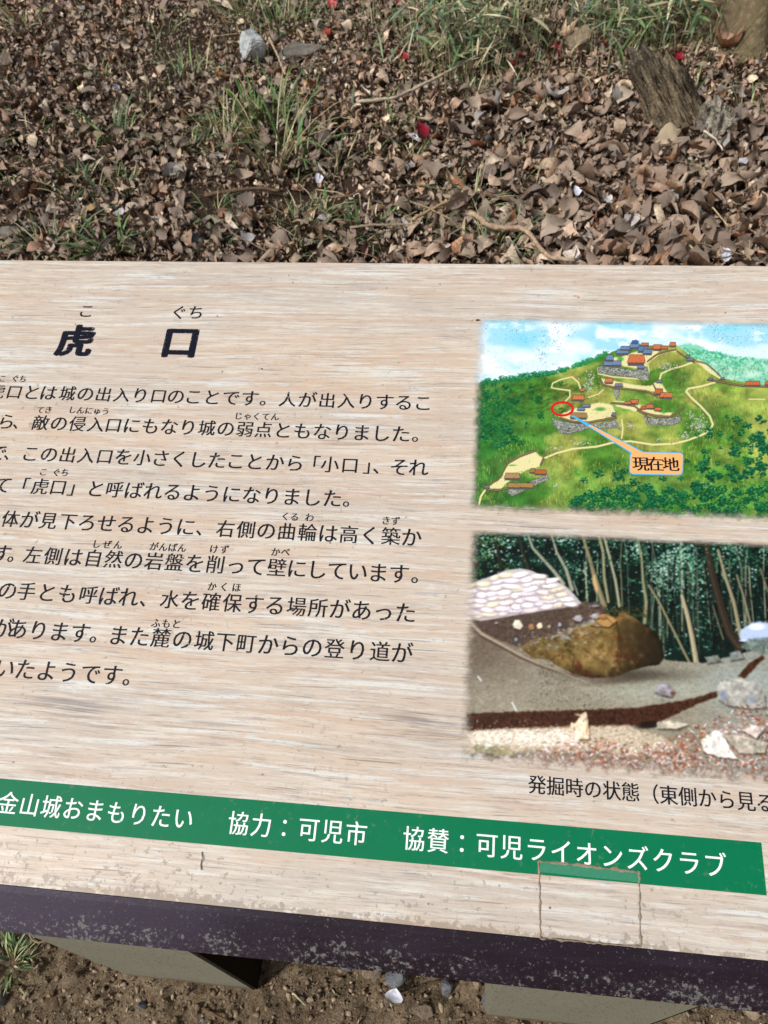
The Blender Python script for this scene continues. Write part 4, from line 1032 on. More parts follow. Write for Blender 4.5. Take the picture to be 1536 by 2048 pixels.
for lab, cols_, shp, cnt in KINDS:
    meshes = [leaf_mesh(shp if j < 4 else 1, cc, 700 + i * 13 + cnt + j, 8, 5) for j in range(5) for i, cc in enumerate(cols_)]
    for i in range(cnt):
        px = rr.uniform(-10, 1546); py = 520 - 330 * rr.random() ** 1.4
        if rr.random() < .4: px = rr.uniform(900, 1546)
        P = ground_at(px, py)
        o = link('fallen_leaf', rr.choice(meshes), None, None, (P[0], P[1], float(ground_h(P[0], P[1])) + rr.uniform(.006, .026)),
                 (rr.gauss(0, .42), rr.gauss(0, .42), rr.uniform(0, 6.28)))
        sz = rr.uniform(.045, .082) * (1.15 if px > 900 else 1); o.scale = (sz, sz * rr.uniform(.65, 1.0), sz)
        side = ('at the left edge', 'left of the middle', 'in the middle', 'right of the middle', 'at the right edge')[min(4, max(0, int(px / 307.2)))]
        depth = 'close to the board' if py > 440 else ('midway back' if py > 330 else 'far back')
        z_ = '%s lying %s, %s' % (lab, side, depth)
        tag(o, z_, 'leaf', z_.replace(' fallen leaf', ' leaves'))
SPECIAL = [
 (1290, 385, .10, 3, (158, 118, 92), 1.2, 'large lobed tan brown leaf lying right of the bare patch, below the stump'),
 (1335, 300, .105, 0, (178, 156, 120), .2, 'long pale straw leaf lying just below the foot of the broken stump'),
 (1512, 262, .095, 1, (122, 84, 66), 1.9, 'big smooth chestnut brown leaf at the right edge, beside the rotten wood lump'),
 (1210, 416, .045, 1, (206, 206, 208), 1.5, 'small whitish leaf standing out among brown ones right of centre'),
 (1258, 462, .06, 0, (196, 190, 190), 1.3, 'pale lilac grey oval leaf just below the small whitish leaf'),
 (1385, 445, .055, 2, (142, 152, 140), .3, 'dull sage green narrow leaf near the board at the right'),
 (1400, 425, .045, 1, (150, 158, 146), 1.4, 'round sage green leaf overlapping the narrow sage one'),
 (190, 432, .035, 0, (168, 124, 44), .0, 'small ochre yellow leaf on the left near the board'),
 (310, 298, .07, 1, (142, 118, 98), .9, 'broad pale brown rounded leaf left of centre'),
 (205, 292, .05, 1, (150, 122, 84), .5, 'tan rounded leaf left of the broad pale brown leaf'),
 (1480, 340, .05, 2, (206, 208, 214), .6, 'silvery white narrow leaf at the right side'),
 (1420, 95, .09, 0, (150, 102, 72), .7, 'rusty brown leaf in front of the tree trunk foot'),
 (1448, 112, .10, 3, (158, 112, 82), -.6, 'rusty lobed leaf right of the broken stump top'),
 (860, 370, .075, 3, (146, 122, 104), 1.7, 'brown leaf with upturned tips in the middle of the litter'),
 (870, 360, .08, 3, (148, 116, 92), -1.2, 'lobed brown leaf leaning behind the upturned leaf in the middle'),
 (495, 495, .055, 0, (182, 180, 184), 1.8, 'folded grey leaf close to the board edge left of centre'),
 (425, 460, .055, 0, (110, 116, 84), .1, 'dull olive leaf lying flat near the board left of centre'),
 (290, 430, .05, 1, (150, 130, 114), -.7, 'broad faded leaf beside the ochre yellow leaf'),
 (650, 455, .05, 0, (176, 172, 164), .8, 'pale folded leaf close to the board, right of a grass tuft'),
 (245, 445, .05, 0, (194, 190, 196), 1.4, 'curled whitish leaf beside the dark twig on the left'),
 (170, 35, .04, 0, (150, 152, 160), .4, 'bluish grey chip of leaf far back on the left'),
]
for i, (px, py, sz, shp, cc, rz, lab) in enumerate(SPECIAL):
    P = ground_at(px, py); me = leaf_mesh(shp, cc, 900 + i, 10 if shp == 3 else 8, 5)
    o = link('fallen_leaf', me, None, None, (P[0], P[1], float(ground_h(P[0], P[1])) + .028), (rr.gauss(.25, .12), rr.gauss(0, .15), rz))
    o.scale = (sz, sz, sz); tag(o, lab, 'leaf')

# ------------------------------------------------------------------ soil crumbs and stones
def ico(n=1):
    bm = bmesh.new(); bmesh.ops.create_icosphere(bm, subdivisions=n, radius=1)
    v = np.array([x.co[:] for x in bm.verts]); f = np.array([[y.index for y in x.verts] for x in bm.faces]); bm.free(); return v, f
iv, iF = ico(1)
def clods(n, x0, x1, y0, y1, s0, s1, seed, pal):
    r = np.random.default_rng(seed); p = scatter(n, x0, x1, y0, y1, seed + 1)
    sz = s0 + (s1 - s0) * r.random(n) ** 6
    d = iv[None] * r.uniform(.35, 1.35, (n, len(iv), 1)) * sz[:, None, None] * r.uniform(.6, 1.3, (n, 1, 3)) * np.array([1, 1, .6])
    d[..., 0] += p[:, 0:1]; d[..., 1] += p[:, 1:2]; d[..., 2] += (ground_h(p[:, 0], p[:, 1]) + sz * .12)[:, None]
    F = (iF[None] + (np.arange(n) * len(iv))[:, None, None]).reshape(-1, 3)
    C = np.repeat(lin(pal)[r.integers(0, len(pal), n)] * r.uniform(.8, 1.2, n)[:, None], len(iv), 0)
    return d.reshape(-1, 3), F, C
SP = [(118, 102, 82), (132, 116, 94), (102, 88, 70), (150, 134, 112), (122, 106, 86), (90, 76, 60)]
V1, F1, C1 = clods(24000, -.75, .7, -.32, .12, 0.0008, .0062, 5, SP)
V2, F2, C2 = clods(5000, -3, 2, .5, 4.6, .002, .009, 6, [(96, 78, 62), (120, 100, 80), (150, 132, 108)])
V3, F3, C3 = clods(260, -.9, .8, -.36, .25, .003, .009, 8, [(150, 142, 128), (120, 118, 116), (142, 122, 96), (170, 158, 138)])
cl = link('soil_crumbs', mesh_np('soil_crumbs', np.concatenate([V1, V2, V3]), np.concatenate([F1, F2 + len(V1), F3 + len(V1) + len(V2)]), np.concatenate([C1, C2, C3])), M['clod'])
tag(cl, 'loose brown soil crumbs and grit scattered over the bare ground', 'soil', kind='stuff')

def rock_mesh(name, seed, sx, sy, sz, npts=16, sub=2, disp=.08, smooth=False):
    r = random.Random(seed); bm = bmesh.new()
    for _ in range(npts):
        v = Vector((r.gauss(0, 1), r.gauss(0, 1), r.gauss(0, 1))).normalized() * r.uniform(.82, 1.05); bm.verts.new(v)
    bmesh.ops.convex_hull(bm, input=bm.verts)
    bmesh.ops.delete(bm, geom=[v for v in bm.verts if not v.link_faces], context='VERTS')
    bmesh.ops.bevel(bm, geom=bm.edges[:], offset=.05, segments=2, affect='EDGES')
    bmesh.ops.triangulate(bm, faces=bm.faces)
    for _ in range(sub): bmesh.ops.subdivide_edges(bm, edges=[e for e in bm.edges if e.calc_length() > .12], cuts=1, use_grid_fill=True)
    from mathutils import noise as mn
    for v in bm.verts:
        k = mn.fractal(v.co * 2.2 + Vector((seed, 0, 0)), 1, 2, 4) * disp
        v.co = v.co * (1 + k); v.co = Vector((v.co.x * sx, v.co.y * sy, v.co.z * sz))
    me = bpy.data.meshes.new(name); bm.to_mesh(me); bm.free()
    if smooth: me.polygons.foreach_set('use_smooth', np.ones(len(me.polygons), bool))
    return me
def rock(name, px, py, wpx, hpx, dep, mat, label, seed, rz=0., cat='rock', sink=.25, tilt=0.):
    P = ground_at(px, py); m = px_size(P)
    sx = wpx * m / 2; sz = hpx * m / 2 * 1.05
    o = link(name, rock_mesh(name, seed, sx, dep, sz), M[mat], None, (P[0], P[1] + dep * .6, float(ground_h(P[0], P[1])) + sz * (1 - sink * 2)), (0, tilt, rz))
    tag(o, label, cat); return o
rock('rock', 506, 128, 64, 84, .05, 'rock_pale', 'pale bluish grey pointed rock in the leaf litter, upper left of centre', 11)
rock('rock', 598, 126, 128, 34, .10, 'rock_flat', 'low flat dark grey rock lying right beside the pale pointed rock', 12, sink=.3)
rock('rock', 1158, 114, 74, 60, .07, 'rock_tan', 'rounded tan and grey rock by the camellia flower, in front of bamboo grass', 13)
rock('rock', 1070, 88, 20, 30, .03, 'rock_brown', 'small upright orange tan stone left of the rounded tan rock', 14)
rock('rock', 880, 452, 42, 22, .022, 'rock_flat', 'small flat grey stone close to the board edge, right of centre', 15)
rock('rock', 385, 490, 56, 26, .03, 'rock_blue', 'blue grey stone lying in a hollow just behind the board, left of centre', 16)
rock('rock', 20, 478, 60, 30, .03, 'rock_flat', 'flat grey stone at the left edge just behind the board', 23)
rock('stone', 745, 1950, 74, 46, .026, 'rock_brown', 'largest brown stone on the bare soil below the rail, at mid width', 31, cat='stone')
rock('stone', 693, 1944, 28, 46, .014, 'rock_blue', 'slim blue grey stone left of the largest brown stone', 32, cat='stone')
rock('stone', 790, 1972, 52, 50, .02, 'rock_blue', 'dark blue grey stone right of the largest brown stone, above the white petal', 33, cat='stone')
rock('stone', 894, 1990, 34, 44, .014, 'rock_blue', 'upright grey stone halfway between white petal and right post', 34, cat='stone')
rock('stone', 982, 2022, 42, 64, .018, 'rock_blue', 'grey stone touching the left side of the right post', 35, cat='stone')
rock('stone', 954, 1975, 20, 18, .008, 'rock_tan', 'small pale stone near the upper left corner of the right post', 36, cat='stone')
rock('stone', 287, 2018, 22, 40, .008, 'rock_blue', 'small slate blue stone on the soil below the left post', 37, cat='stone')
rock('stone', 4, 2012, 30, 44, .015, 'rock_flat', 'dark stone cut by the left edge of the bare soil', 38, cat='stone')
rock('stone', 845, 2035, 46, 30, .012, 'rock_brown', 'flat brown stone on the soil right of the white petal', 39, cat='stone')
rock('stone', 1452, 2020, 60, 70, .02, 'rock_flat', 'grey stone right of the right post under the rail', 40, cat='stone')
rock('stone', 1505, 2035, 44, 40, .015, 'rock_tan', 'pale stone at the lower right corner', 41, cat='stone')
rock('stone', 620, 2005, 18, 14, .006, 'rock_tan', 'tiny tan pebble on the soil between the posts, left half', 42, cat='stone')

# ------------------------------------------------------------------ twigs
def tube(pts, r0_, r1_, colr, seed=0, ns=7, name='twig'):
    pts = np.array(pts, float); L = np.concatenate([[0], np.cumsum(np.linalg.norm(np.diff(pts, axis=0), axis=1))])
    n = max(6, int(L[-1] / .012)); t = np.linspace(0, L[-1], n)
    P = np.stack([np.interp(t, L, pts[:, k]) for k in range(3)], -1)
    ker = np.array([1, 2, 1]) / 4
    for _ in range(3): P[1:-1] = (P[:-2] + 2 * P[1:-1] + P[2:]) / 4
    r = np.random.default_rng(seed); P = P + r.normal(0, .0007, P.shape)
    T = np.gradient(P, axis=0); T /= np.linalg.norm(T, axis=1)[:, None] + 1e-9
    up = np.array([0, 0, 1.]); A = np.cross(T, up); A /= np.linalg.norm(A, axis=1)[:, None] + 1e-6; B = np.cross(A, T)
    rad = (r0_ + (r1_ - r0_) * t / L[-1]) * (1 + r.normal(0, .08, n))
    V = []; 
    for i in range(n):
        for k in range(ns):
            a = 2 * math.pi * k / ns; V.append(P[i] + (A[i] * math.cos(a) + B[i] * math.sin(a)) * rad[i])
    F = [(i * ns + k, i * ns + (k + 1) % ns, (i + 1) * ns + (k + 1) % ns, (i + 1) * ns + k) for i in range(n - 1) for k in range(ns)]
    F.append(tuple(range(ns))[::-1]); F.append(tuple((n - 1) * ns + k for k in range(ns)))
    C = np.repeat(lin(colr)[None], len(V), 0) * r.uniform(.8, 1.15, (len(V), 1))
    return mesh_np(name, np.array(V), F, C, smooth=True)
def twig(pxs, wpx, colr, label, lift=.02, w2=None, seed=1, name='twig', cat='twig'):
    pts = []
    for q in pxs:
        if pxs[0][1] < 600 and len(q) < 3: q = (q[0], q[1], lift + .018)
        P = ground_at(q[0], q[1]); h = q[2] if len(q) > 2 else lift; P = ground_at(q[0], q[1], h); pts.append(P)
    c0 = np.array(pts[0]); m = px_size(c0)
    me = tube([p - c0 for p in pts], wpx * m / 2, (w2 or wpx * .6) * m / 2, colr, seed)
    return tag(link(name, me, M['twig'], None, tuple(c0)), label, cat)
twig([(938, 426), (958, 432), (972, 450), (1000, 456), (1040, 454), (1062, 468), (1078, 494), (1100, 516), (1150, 520)], 12, (164, 140, 116), 'winding pale brown twig close to the board, right of centre', lift=.05, w2=7)
twig([(716, 204), (790, 196), (812, 186), (880, 152), (960, 108), (1012, 76)], 7, (186, 172, 148), 'long straight pale stick running up to the right below the bamboo grass', .06, 4, 2)
twig([(826, 438), (860, 420), (914, 394)], 7, (176, 150, 110), 'short straw coloured stick leaning near the board, mid width', .03, 5, 3)
twig([(805, 400), (850, 412), (905, 440)], 4, (150, 128, 100), 'thin stick crossing below the straw coloured one', .03, 3, 4)
twig([(270, 410), (252, 432), (235, 462), (205, 482), (190, 510)], 5, (84, 72, 58), 'dark curved twig on the left near the board', .03, 3, 5)
twig([(538, 75), (556, 112), (570, 148)], 5, (176, 154, 126), 'pale straight stem right of the pale pointed rock', .05, 3, 6)
twig([(410, 390), (470, 380), (520, 376), (560, 382)], 9, (104, 84, 66), 'thick brown twig lying left of the middle', .015, 6, 7)
twig([(1020, 420), (1062, 380), (1066, 400), (1060, 430)], 8, (128, 104, 84), 'knobbly brown twig above the winding pale one', .02, 5, 8)
twig([(1310, 458), (1360, 474), (1420, 492), (1490, 510)], 4, (120, 104, 86), 'thin grey brown twig near the board at the right', .02, 2, 9)
twig([(1380, 490), (1400, 515), (1415, 530)], 4, (198, 176, 130), 'short straw stalk near the board at the right', .03, 2, 10)
twig([(1405, 395), (1440, 430), (1455, 452)], 4, (204, 182, 138), 'short bright straw above the thin grey brown twig', .03, 2, 11)
twig([(700, 455), (740, 450), (830, 448)], 5, (156, 140, 118), 'straight pale stick lying level near the board, mid width', .025, 4, 12)
twig([(660, 395), (700, 392), (740, 372), (770, 372)], 5, (122, 98, 80), 'wavy brown twig in the middle of the litter', .025, 3, 13)
twig([(430, 430), (470, 470), (540, 505)], 4, (118, 100, 84), 'thin twig slanting down to the board left of centre', .025, 3, 14)
twig([(1320, 292), (1380, 286), (1440, 278)], 6, (96, 80, 66), 'grey twig lying at the foot of the broken stump', .03, 4, 15)
twig([(1408, 262), (1430, 275), (1446, 300)], 5, (190, 176, 156), 'curved whitish twig below the rotten wood lump', .05, 3, 16)
twig([(405, 2015), (430, 2026), (462, 2046)], 6, (96, 76, 58), 'dark twig on the bare soil at the bottom, below the left post', .006, 4, 17)
twig([(585, 1985), (600, 2000), (612, 2012)], 5, (186, 168, 134), 'short bleached stalk on the soil between the posts', .006, 3, 18)
twig([(800, 1985), (860, 1968), (920, 1952)], 4, (88, 70, 54), 'thin dark twig on the soil above the white petal', .012, 3, 19)
twig([(50, 1850), (62, 1885), (85, 1900), (100, 1872)], 5, (130, 112, 88), 'bent dry stalk arching beside the left post', .05, 3, 20)
Vs2, Fs2, Cs2, o2 = [], [], [], 0
rs = np.random.default_rng(77)
for i in range(520):                                       # fine straws and stalks, uncountable
    y = rs.uniform(.9, 4.4); x = rs.uniform(-2.6, 1.8); a = rs.uniform(0, math.pi); l = rs.uniform(.03, .16)
    p = np.array([x, y, float(ground_h(x, y)) + rs.uniform(.012, .035)]); d = np.array([math.cos(a), math.sin(a), rs.normal(0, .12)]) * l / 2
    m1 = p + rs.normal(0, .006, 3); pr = rs.uniform(.0006, .0017)
    side = np.array([-math.sin(a), math.cos(a), 0]) * pr; upv = np.array([0, 0, pr])
    v = []
    for q in (p - d, m1, p + d): v += [q + side, q + upv * 1.2, q - side, q - upv]
    V = np.array(v); F = [[k + 4 * j, (k + 1) % 4 + 4 * j, (k + 1) % 4 + 4 * (j + 1), k + 4 * (j + 1)] for j in range(2) for k in range(4)]
    Vs2.append(V); Fs2.append(np.array(F) + o2); o2 += len(V)
    Cs2.append(np.repeat(lin([(150, 130, 104), (176, 156, 120), (110, 92, 76), (190, 176, 146)])[rs.integers(0, 4)][None], len(V), 0))
tag(link('straw_litter', mesh_np('straw_litter', np.concatenate(Vs2), np.concatenate(Fs2), np.concatenate(Cs2)), M['twig']), 'fine dry straws and stalks strewn through the leaf litter', 'straw', kind='stuff')

# ------------------------------------------------------------------ grass
def blades(n, height, spread_, width, cols_, seed, lean=.5, droop=.6, ns=6, bunch=.62):
    r = np.random.default_rng(seed); t = np.linspace(0, 1, ns); V = []; F = []; C = []; b = 0
    for i in range(n):
        a = r.uniform(0, 6.283); rb = spread_ * bunch * math.sqrt(r.random()); h = height * r.uniform(.45, 1.1)
        d = np.array([math.cos(a), math.sin(a)]); le = lean * r.uniform(.1, 1.2); dr = droop * r.uniform(.2, 1.4)
        bx, by = rb * math.cos(a + r.normal(0, .5)), rb * math.sin(a + r.normal(0, .5))
        out = h * (le * t + dr * t ** 2.3 * .8); z = h * (t - .5 * dr * t ** 2.6)
        wv = width * r.uniform(.6, 1.3) * np.sin(np.pi * np.clip(t * .8 + .2, 0, 1)) ** .8; wv[-1] = width * .05
        sx, sy = -d[1], d[0]; tw = r.normal(0, .5)
        gx_, gy_ = bx + d[0] * out, by + d[1] * out
        side = np.array([sx * math.cos(tw) + d[0] * math.sin(tw) * .5, sy * math.cos(tw) + d[1] * math.sin(tw) * .5, math.sin(tw) * .7])
        cc = lin(cols_[r.integers(0, len(cols_))]) * r.uniform(.75, 1.25)
        for k in range(ns):
            c_ = np.array([gx_[k], gy_[k], z[k]])
            V += [c_ - side * wv[k] / 2, c_ + np.array([0, 0, -wv[k] * .12]), c_ + side * wv[k] / 2]
            C += [cc, cc * 1.12, cc]
        for k in range(ns - 1):
            q = b + 3 * k; F += [(q, q + 1, q + 4, q + 3), (q + 1, q + 2, q + 5, q + 4)]
        b += 3 * ns
    return np.array(V), F, np.array(C)
GREEN = [(84, 108, 60), (104, 126, 76), (70, 92, 56), (118, 138, 84), (92, 116, 86), (128, 140, 96)]
DRY = [(176, 166, 126), (150, 142, 100), (196, 188, 152)]
def bamboo(n, h, s, seed):
    r = np.random.default_rng(seed); V = []; F = []; C = []; ns = 5; t = np.linspace(0, 1, ns)
    cols_ = [(90, 112, 70), (106, 128, 84), (74, 94, 64), (120, 138, 98), (98, 122, 100), (172, 162, 126), (196, 188, 156), (140, 134, 98), (154, 144, 112)]
    for i in range(n):
        c0 = np.array([r.normal(0, s * .26), r.normal(0, s * .26), h * r.uniform(.12, .95)])
        a = r.uniform(0, 6.283); el = r.normal(.15, .55); L = r.uniform(.05, .12); wd = L * r.uniform(.06, .13)
        d = np.array([math.cos(a) * math.cos(el), math.sin(a) * math.cos(el), math.sin(el)]); sd_ = np.array([-math.sin(a), math.cos(a), r.normal(0, .5)]); sd_ /= np.linalg.norm(sd_)
        dr = r.uniform(.1, .7); prof = np.sin(np.pi * (t * .92 + .04)) ** .8; b = len(V)
        cc = lin(cols_[r.integers(0, len(cols_))]) * r.uniform(.75, 1.25)
        for k in range(ns):
            q = c0 + d * L * t[k] + np.array([0, 0, -dr * L * t[k] ** 2 * .6])
            V += [q - sd_ * wd * prof[k] / 2, q + np.array([0, 0, -wd * .15]), q + sd_ * wd * prof[k] / 2]; C += [cc, cc * 1.15, cc]
        for k in range(ns - 1):
            q = b + 3 * k; F += [(q, q + 1, q + 4, q + 3), (q + 1, q + 2, q + 5, q + 4)]
    return np.array(V), F, np.array(C)
def tuft(px, py, hpx, spx, n, label, seed, kind=0, cat='grass tuft', name='grass_tuft'):
    n = int(n * 1.5) + 2; hpx = hpx * 1.15
    P = ground_at(px, py); m = px_size(P); h = hpx * m * 1.12; s = spx * m
    P[2] = float(ground_h(P[0], P[1])) - .004
    if kind == 0: parts_ = [('green_blades', int(n * .75), h, s, .0042, GREEN, .6, .8), ('dry_blades', int(n * .25) + 1, h * .9, s, .003, DRY, .7, .5)]
    elif kind == 1: parts_ = [('green_blades', n, h, s, .0085, GREEN[:3] + [(84, 118, 54)], .5, .8), ('dry_blades', int(n * .3) + 1, h * .85, s * 1.2, .0045, DRY, .8, .3)]
    else: parts_ = [('dry_blades', n, h, s, .0035, DRY + [(140, 128, 90)], .7, .6), ('green_blades', int(n * .5) + 1, h, s, .004, GREEN, .5, .6)]
    root = bpy.data.objects.new(name, None); COL.objects.link(root); root.location = tuple(P); root.empty_display_size = .02
    tag(root, label, cat)
    if kind == 3:
        V, F, C = bamboo(n, h, s, seed); tag(link('leaves', mesh_np('leaves', V, F, C, smooth=True), M['grass'], root), kind='stuff')
        V, F, C = blades(int(n * .5), h * .9, s * 1.6, .0028, DRY + GREEN[:2], seed, .25, .2); tag(link('stems', mesh_np('stems', V, F, C), M['grass'], root), kind='stuff')
        return
    for i, (nm, k, hh, ss, wd, cc, le, dr) in enumerate(parts_):
        V, F, C = blades(k, hh, ss, wd, cc, seed * 7 + i, le, dr)
        tag(link(nm, mesh_np(nm, V, F, C, smooth=True), M['grass'], root), kind='stuff')
TUFTS = [
 (100, 508, 62, 90, 34, 0, 'leafy green grass tuft at the far left just behind the board'),
 (225, 512, 58, 70, 22, 1, 'dark broad bladed grass beside the dark twig on the left near the board'),
 (8, 515, 24, 30, 9, 0, 'tiny grass sprig at the left edge touching the board'),
 (610, 452, 46, 72, 34, 0, 'fine green tuft just left of the middle, near the board'),
 (580, 508, 30, 70, 14, 0, 'low sprig touching the board top edge left of the middle'),
 (735, 465, 42, 90, 18, 1, 'dark narrow leaves beside the level pale stick near the board'),
 (985, 506, 70, 80, 34, 0, 'thick green tuft touching the board behind the winding twig'),
 (945, 420, 76, 40, 13, 0, 'upright sprig above the start of the winding twig'),
 (1070, 525, 22, 20, 8, 0, 'small green sprig at the board edge right of the thick tuft'),
 (655, 430, 60, 16, 5, 1, 'single upright green shoot beside the fine tuft'),
 (190, 395, 60, 70, 20, 0, 'sparse grass tuft in the left litter'),
 (165, 360, 50, 24, 5, 1, 'few dark upright shoots above the sparse left tuft'),
 (260, 375, 36, 50, 8, 1, 'broad leaved seedling left of centre in the litter'),
 (65, 278, 36, 60, 8, 1, 'dark green seedling at the far left, mid distance'),
 (220, 285, 76, 70, 14, 1, 'seedling with several dark leaves left of centre, mid distance'),
 (370, 160, 52, 80, 32, 0, 'dense low green tuft left of the pale pointed rock'),
 (200, 160, 34, 60, 18, 0, 'small faded green tuft in the upper left litter'),
 (45, 60, 40, 60, 20, 0, 'grey green tuft far back on the left'),
 (425, 430, 44, 40, 12, 0, 'small bright sprig left of centre near the board'),
 (375, 300, 50, 60, 10, 1, 'loose dark leaves mid left beside straw stems'),
 (520, 240, 70, 90, 46, 1, 'wide dark green tuft below the pale pointed rock'),
 (450, 290, 70, 70, 26, 2, 'straw coloured stems left of the wide dark tuft'),
 (545, 340, 130, 50, 16, 2, 'tall straw and green stems below the wide dark tuft'),
 (590, 330, 150, 60, 12, 1, 'tall arching green blades right of the wide dark tuft'),
 (665, 350, 60, 50, 14, 0, 'thin sprig in the middle litter'),
 (700, 230, 40, 14, 4, 1, 'lone short green shoot in the middle litter'),
 (828, 325, 56, 18, 6, 2, 'three pale green stalks just under the red petal'),
 (790, 255, 44, 50, 9, 1, 'bluish green leaves left of the red petal'),
 (940, 195, 40, 60, 18, 2, 'dry wispy tuft below the long straight stick'),
 (560, 70, 90, 120, 46, 0, 'grass clump behind the pale pointed rock'),
 (480, 40, 80, 110, 34, 2, 'dry and green grass clump at the top, left of centre'),
 (650, 30, 60, 120, 34, 0, 'grass clump at the top edge, mid width'),
 (740, 60, 44, 90, 22, 0, 'low grass right of the pink petals at the top'),
 (1120, 20, 50, 60, 14, 0, 'thin grass at the top edge behind the tan rock'),
 (1255, 150, 70, 30, 7, 2, 'pale dead leaf blades at the left of the broken stump'),
 (1500, 235, 60, 40, 6, 2, 'pale stalks beside the rotten wood lump at the right'),
]
for i, (px, py, h, s, n, k, lab) in enumerate(TUFTS): tuft(px, py, h, s, n, lab, 50 + i, k)
BAM = [
 (850, 120, 120, 110, 50, 'bamboo grass clump with long bright blades left of the dense one, top of view'),
 (905, 132, 110, 120, 70, 'dense bamboo grass clump above the start of the long straight stick'),
 (965, 142, 125, 130, 80, 'bamboo grass clump crossing the end of the long straight stick'),
 (1010, 95, 110, 110, 50, 'bamboo grass clump above the end of the long straight stick'),
 (905, 40, 80, 160, 60, 'bamboo grass at the top edge above the pink flower'),
 (1200, 66, 90, 120, 60, 'bamboo grass right behind the rounded tan rock'),
 (1250, 100, 100, 120, 76, 'bamboo grass clump between the camellia flower and the broken stump'),
 (1310, 84, 96, 120, 80, 'bamboo grass clump directly behind the broken stump'),
 (1362, 80, 90, 100, 60, 'bamboo grass touching the left side of the tree trunk'),
 (1300, 30, 90, 180, 70, 'bamboo grass at the top edge left of the tree trunk'),
]
for i, (px, py, h, s, n, lab) in enumerate(BAM): tuft(px, py, h * .9, s * 1.15, int(n * 1.35), lab, 150 + i, 3, 'bamboo grass', 'bamboo_grass'); 
tuft(20, 1925, 46, 60, 60, 'fine green grass tuft on the bare soil at the lower left beside the left post', 200, 0)

Vg, Fg, Cg, og = [], [], [], 0
rg = np.random.default_rng(404)
for i in range(230):
    px = rg.uniform(-40, 1560); py = rg.uniform(10, 515) if rg.random() < .75 else rg.uniform(10, 200)
    if px > 1080 and rg.random() < .75: continue
    P = ground_at(px, py); sc = px_size(P)
    V, F, C = blades(int(rg.integers(2, 9)), rg.uniform(24, 60) * sc, 26 * sc, .0034, GREEN + DRY[:2], 900 + i, .7, .7)
    V = V + np.array([P[0], P[1], float(ground_h(P[0], P[1]))]); Vg.append(V); Fg.append(np.array(F) + og); Cg.append(C); og += len(V)
tag(link('sparse_grass', mesh_np('sparse_grass', np.concatenate(Vg), np.concatenate(Fg), np.concatenate(Cg), smooth=True), M['grass']), 'single thin grass blades coming up through the leaf litter', 'grass', kind='stuff')

# ------------------------------------------------------------------ flowers and petals
def petal_me(colr, seed, cup=.5, ns=6, nw=5):
    r = np.random.default_rng(seed); s, wv, xx, yy, F = leaf_tpl(ns, nw, 1)
    Z = cup * (xx ** 2 * 1.2 + wv ** 2 * .14) + r.normal(0, .012, len(xx)); Z -= Z.min()
    C = lin(colr)[None] * (1 + .2 * r.normal(0, 1, len(xx)))[:, None].clip(.6, 1.4)
    me = mesh_np('petal', np.stack([xx, yy * 1.25, Z], -1), F, C, smooth=True); me.materials.append(M['petal']); return me
def petal(px, py, wpx, colr, label, seed, rz=0.5, tilt=.4):
    P = ground_at(px, py); m = px_size(P); o = link('petal', petal_me(colr, seed), None, None, (P[0], P[1], float(ground_h(P[0], P[1])) + .026), (tilt, .1, rz))
    o.scale = (wpx * m,) * 3; tag(o, label, 'petal')
RED, PINK, WHT = (124, 16, 36), (166, 56, 70), (204, 204, 214)
petal(845, 275, 29, RED, 'single crimson camellia petal lying in the middle of the litter', 1, .6)
petal(795, 10, 24, PINK, 'pink petal at the top edge, mid width', 3)
petal(665, 22, 20, (206, 84, 90), 'faded pink petal at the top, left of the other pink petal', 4)
petal(806, 128, 24, (160, 34, 44), 'red petal at the foot of the left bamboo grass', 5)
petal(1110, 112, 22, RED, 'red petal left of the rounded tan rock', 6)
petal(828, 290, 20, WHT, 'white petal scrap just below the crimson petal', 7, 1.2)
petal(790, 1996, 26, WHT, 'white petal lying on the bare soil below the rail', 8, 1.4, .1)
petal(237, 188, 14, WHT, 'tiny white petal upright in the left litter', 9, 1.4, .9)
petal(640, 372, 18, WHT, 'small white petal near the thick litter left of centre', 10, .2)
petal(1445, 525, 28, (200, 204, 216), 'pale bluish petal at the board edge on the right', 12, .1, .3)
petal(1152, 398, 18, WHT, 'small white petal in the right litter', 13, .1, .3)
def flower(px, py, wpx, colr, label, seed, centre=True):
    P = ground_at(px, py); m = px_size(P); root = bpy.data.objects.new('camellia_flower', None); COL.objects.link(root)
    root.location = (P[0], P[1], float(ground_h(P[0], P[1])) + .025); root.rotation_euler = (.5, .2, seed); root.empty_display_size = .02
    tag(root, label, 'flower'); s = wpx * m * .55
    for k in range(5):
        a = k * 2 * math.pi / 5; o = link('petal', petal_me(colr, seed * 10 + k, .6), None, root, (math.cos(a) * s * .42, math.sin(a) * s * .42, .004 + .001 * k), (0, -.35, a)); o.scale = (s, s, s)
    if centre:
        V, F, C = blades(22, s * .5, s * .3, s * .06, [(214, 178, 96), (226, 200, 120)], seed, .3, .2); link('stamens', mesh_np('stamens', V, F, C), M['petal'], root, (0, 0, .004))
flower(1205, 102, 30, (132, 18, 46), 'dark red camellia flower with yellow stamens right of the tan rock', 1)
flower(1038, 130, 26, (140, 20, 48), 'crimson camellia flower lying left of the tan rock', 2)
flower(1028, 146, 18, PINK, 'smaller pinkish red flower just below the crimson camellia', 3, False)
flower(903, 36, 26, (180, 60, 72), 'pink camellia flower in bamboo grass at the top', 4)
flower(657, 84, 24, (186, 66, 58), 'orange pink camellia flower right of the pale pointed rock', 5)
flower(1357, 112, 20, (118, 16, 30), 'small dark red flower on top of the broken stump', 6, False)
# lift the last one onto the stump later (needs the stump height)
stump_flower = [o for o in COL.objects if o.name.startswith('camellia_flower')][-1]

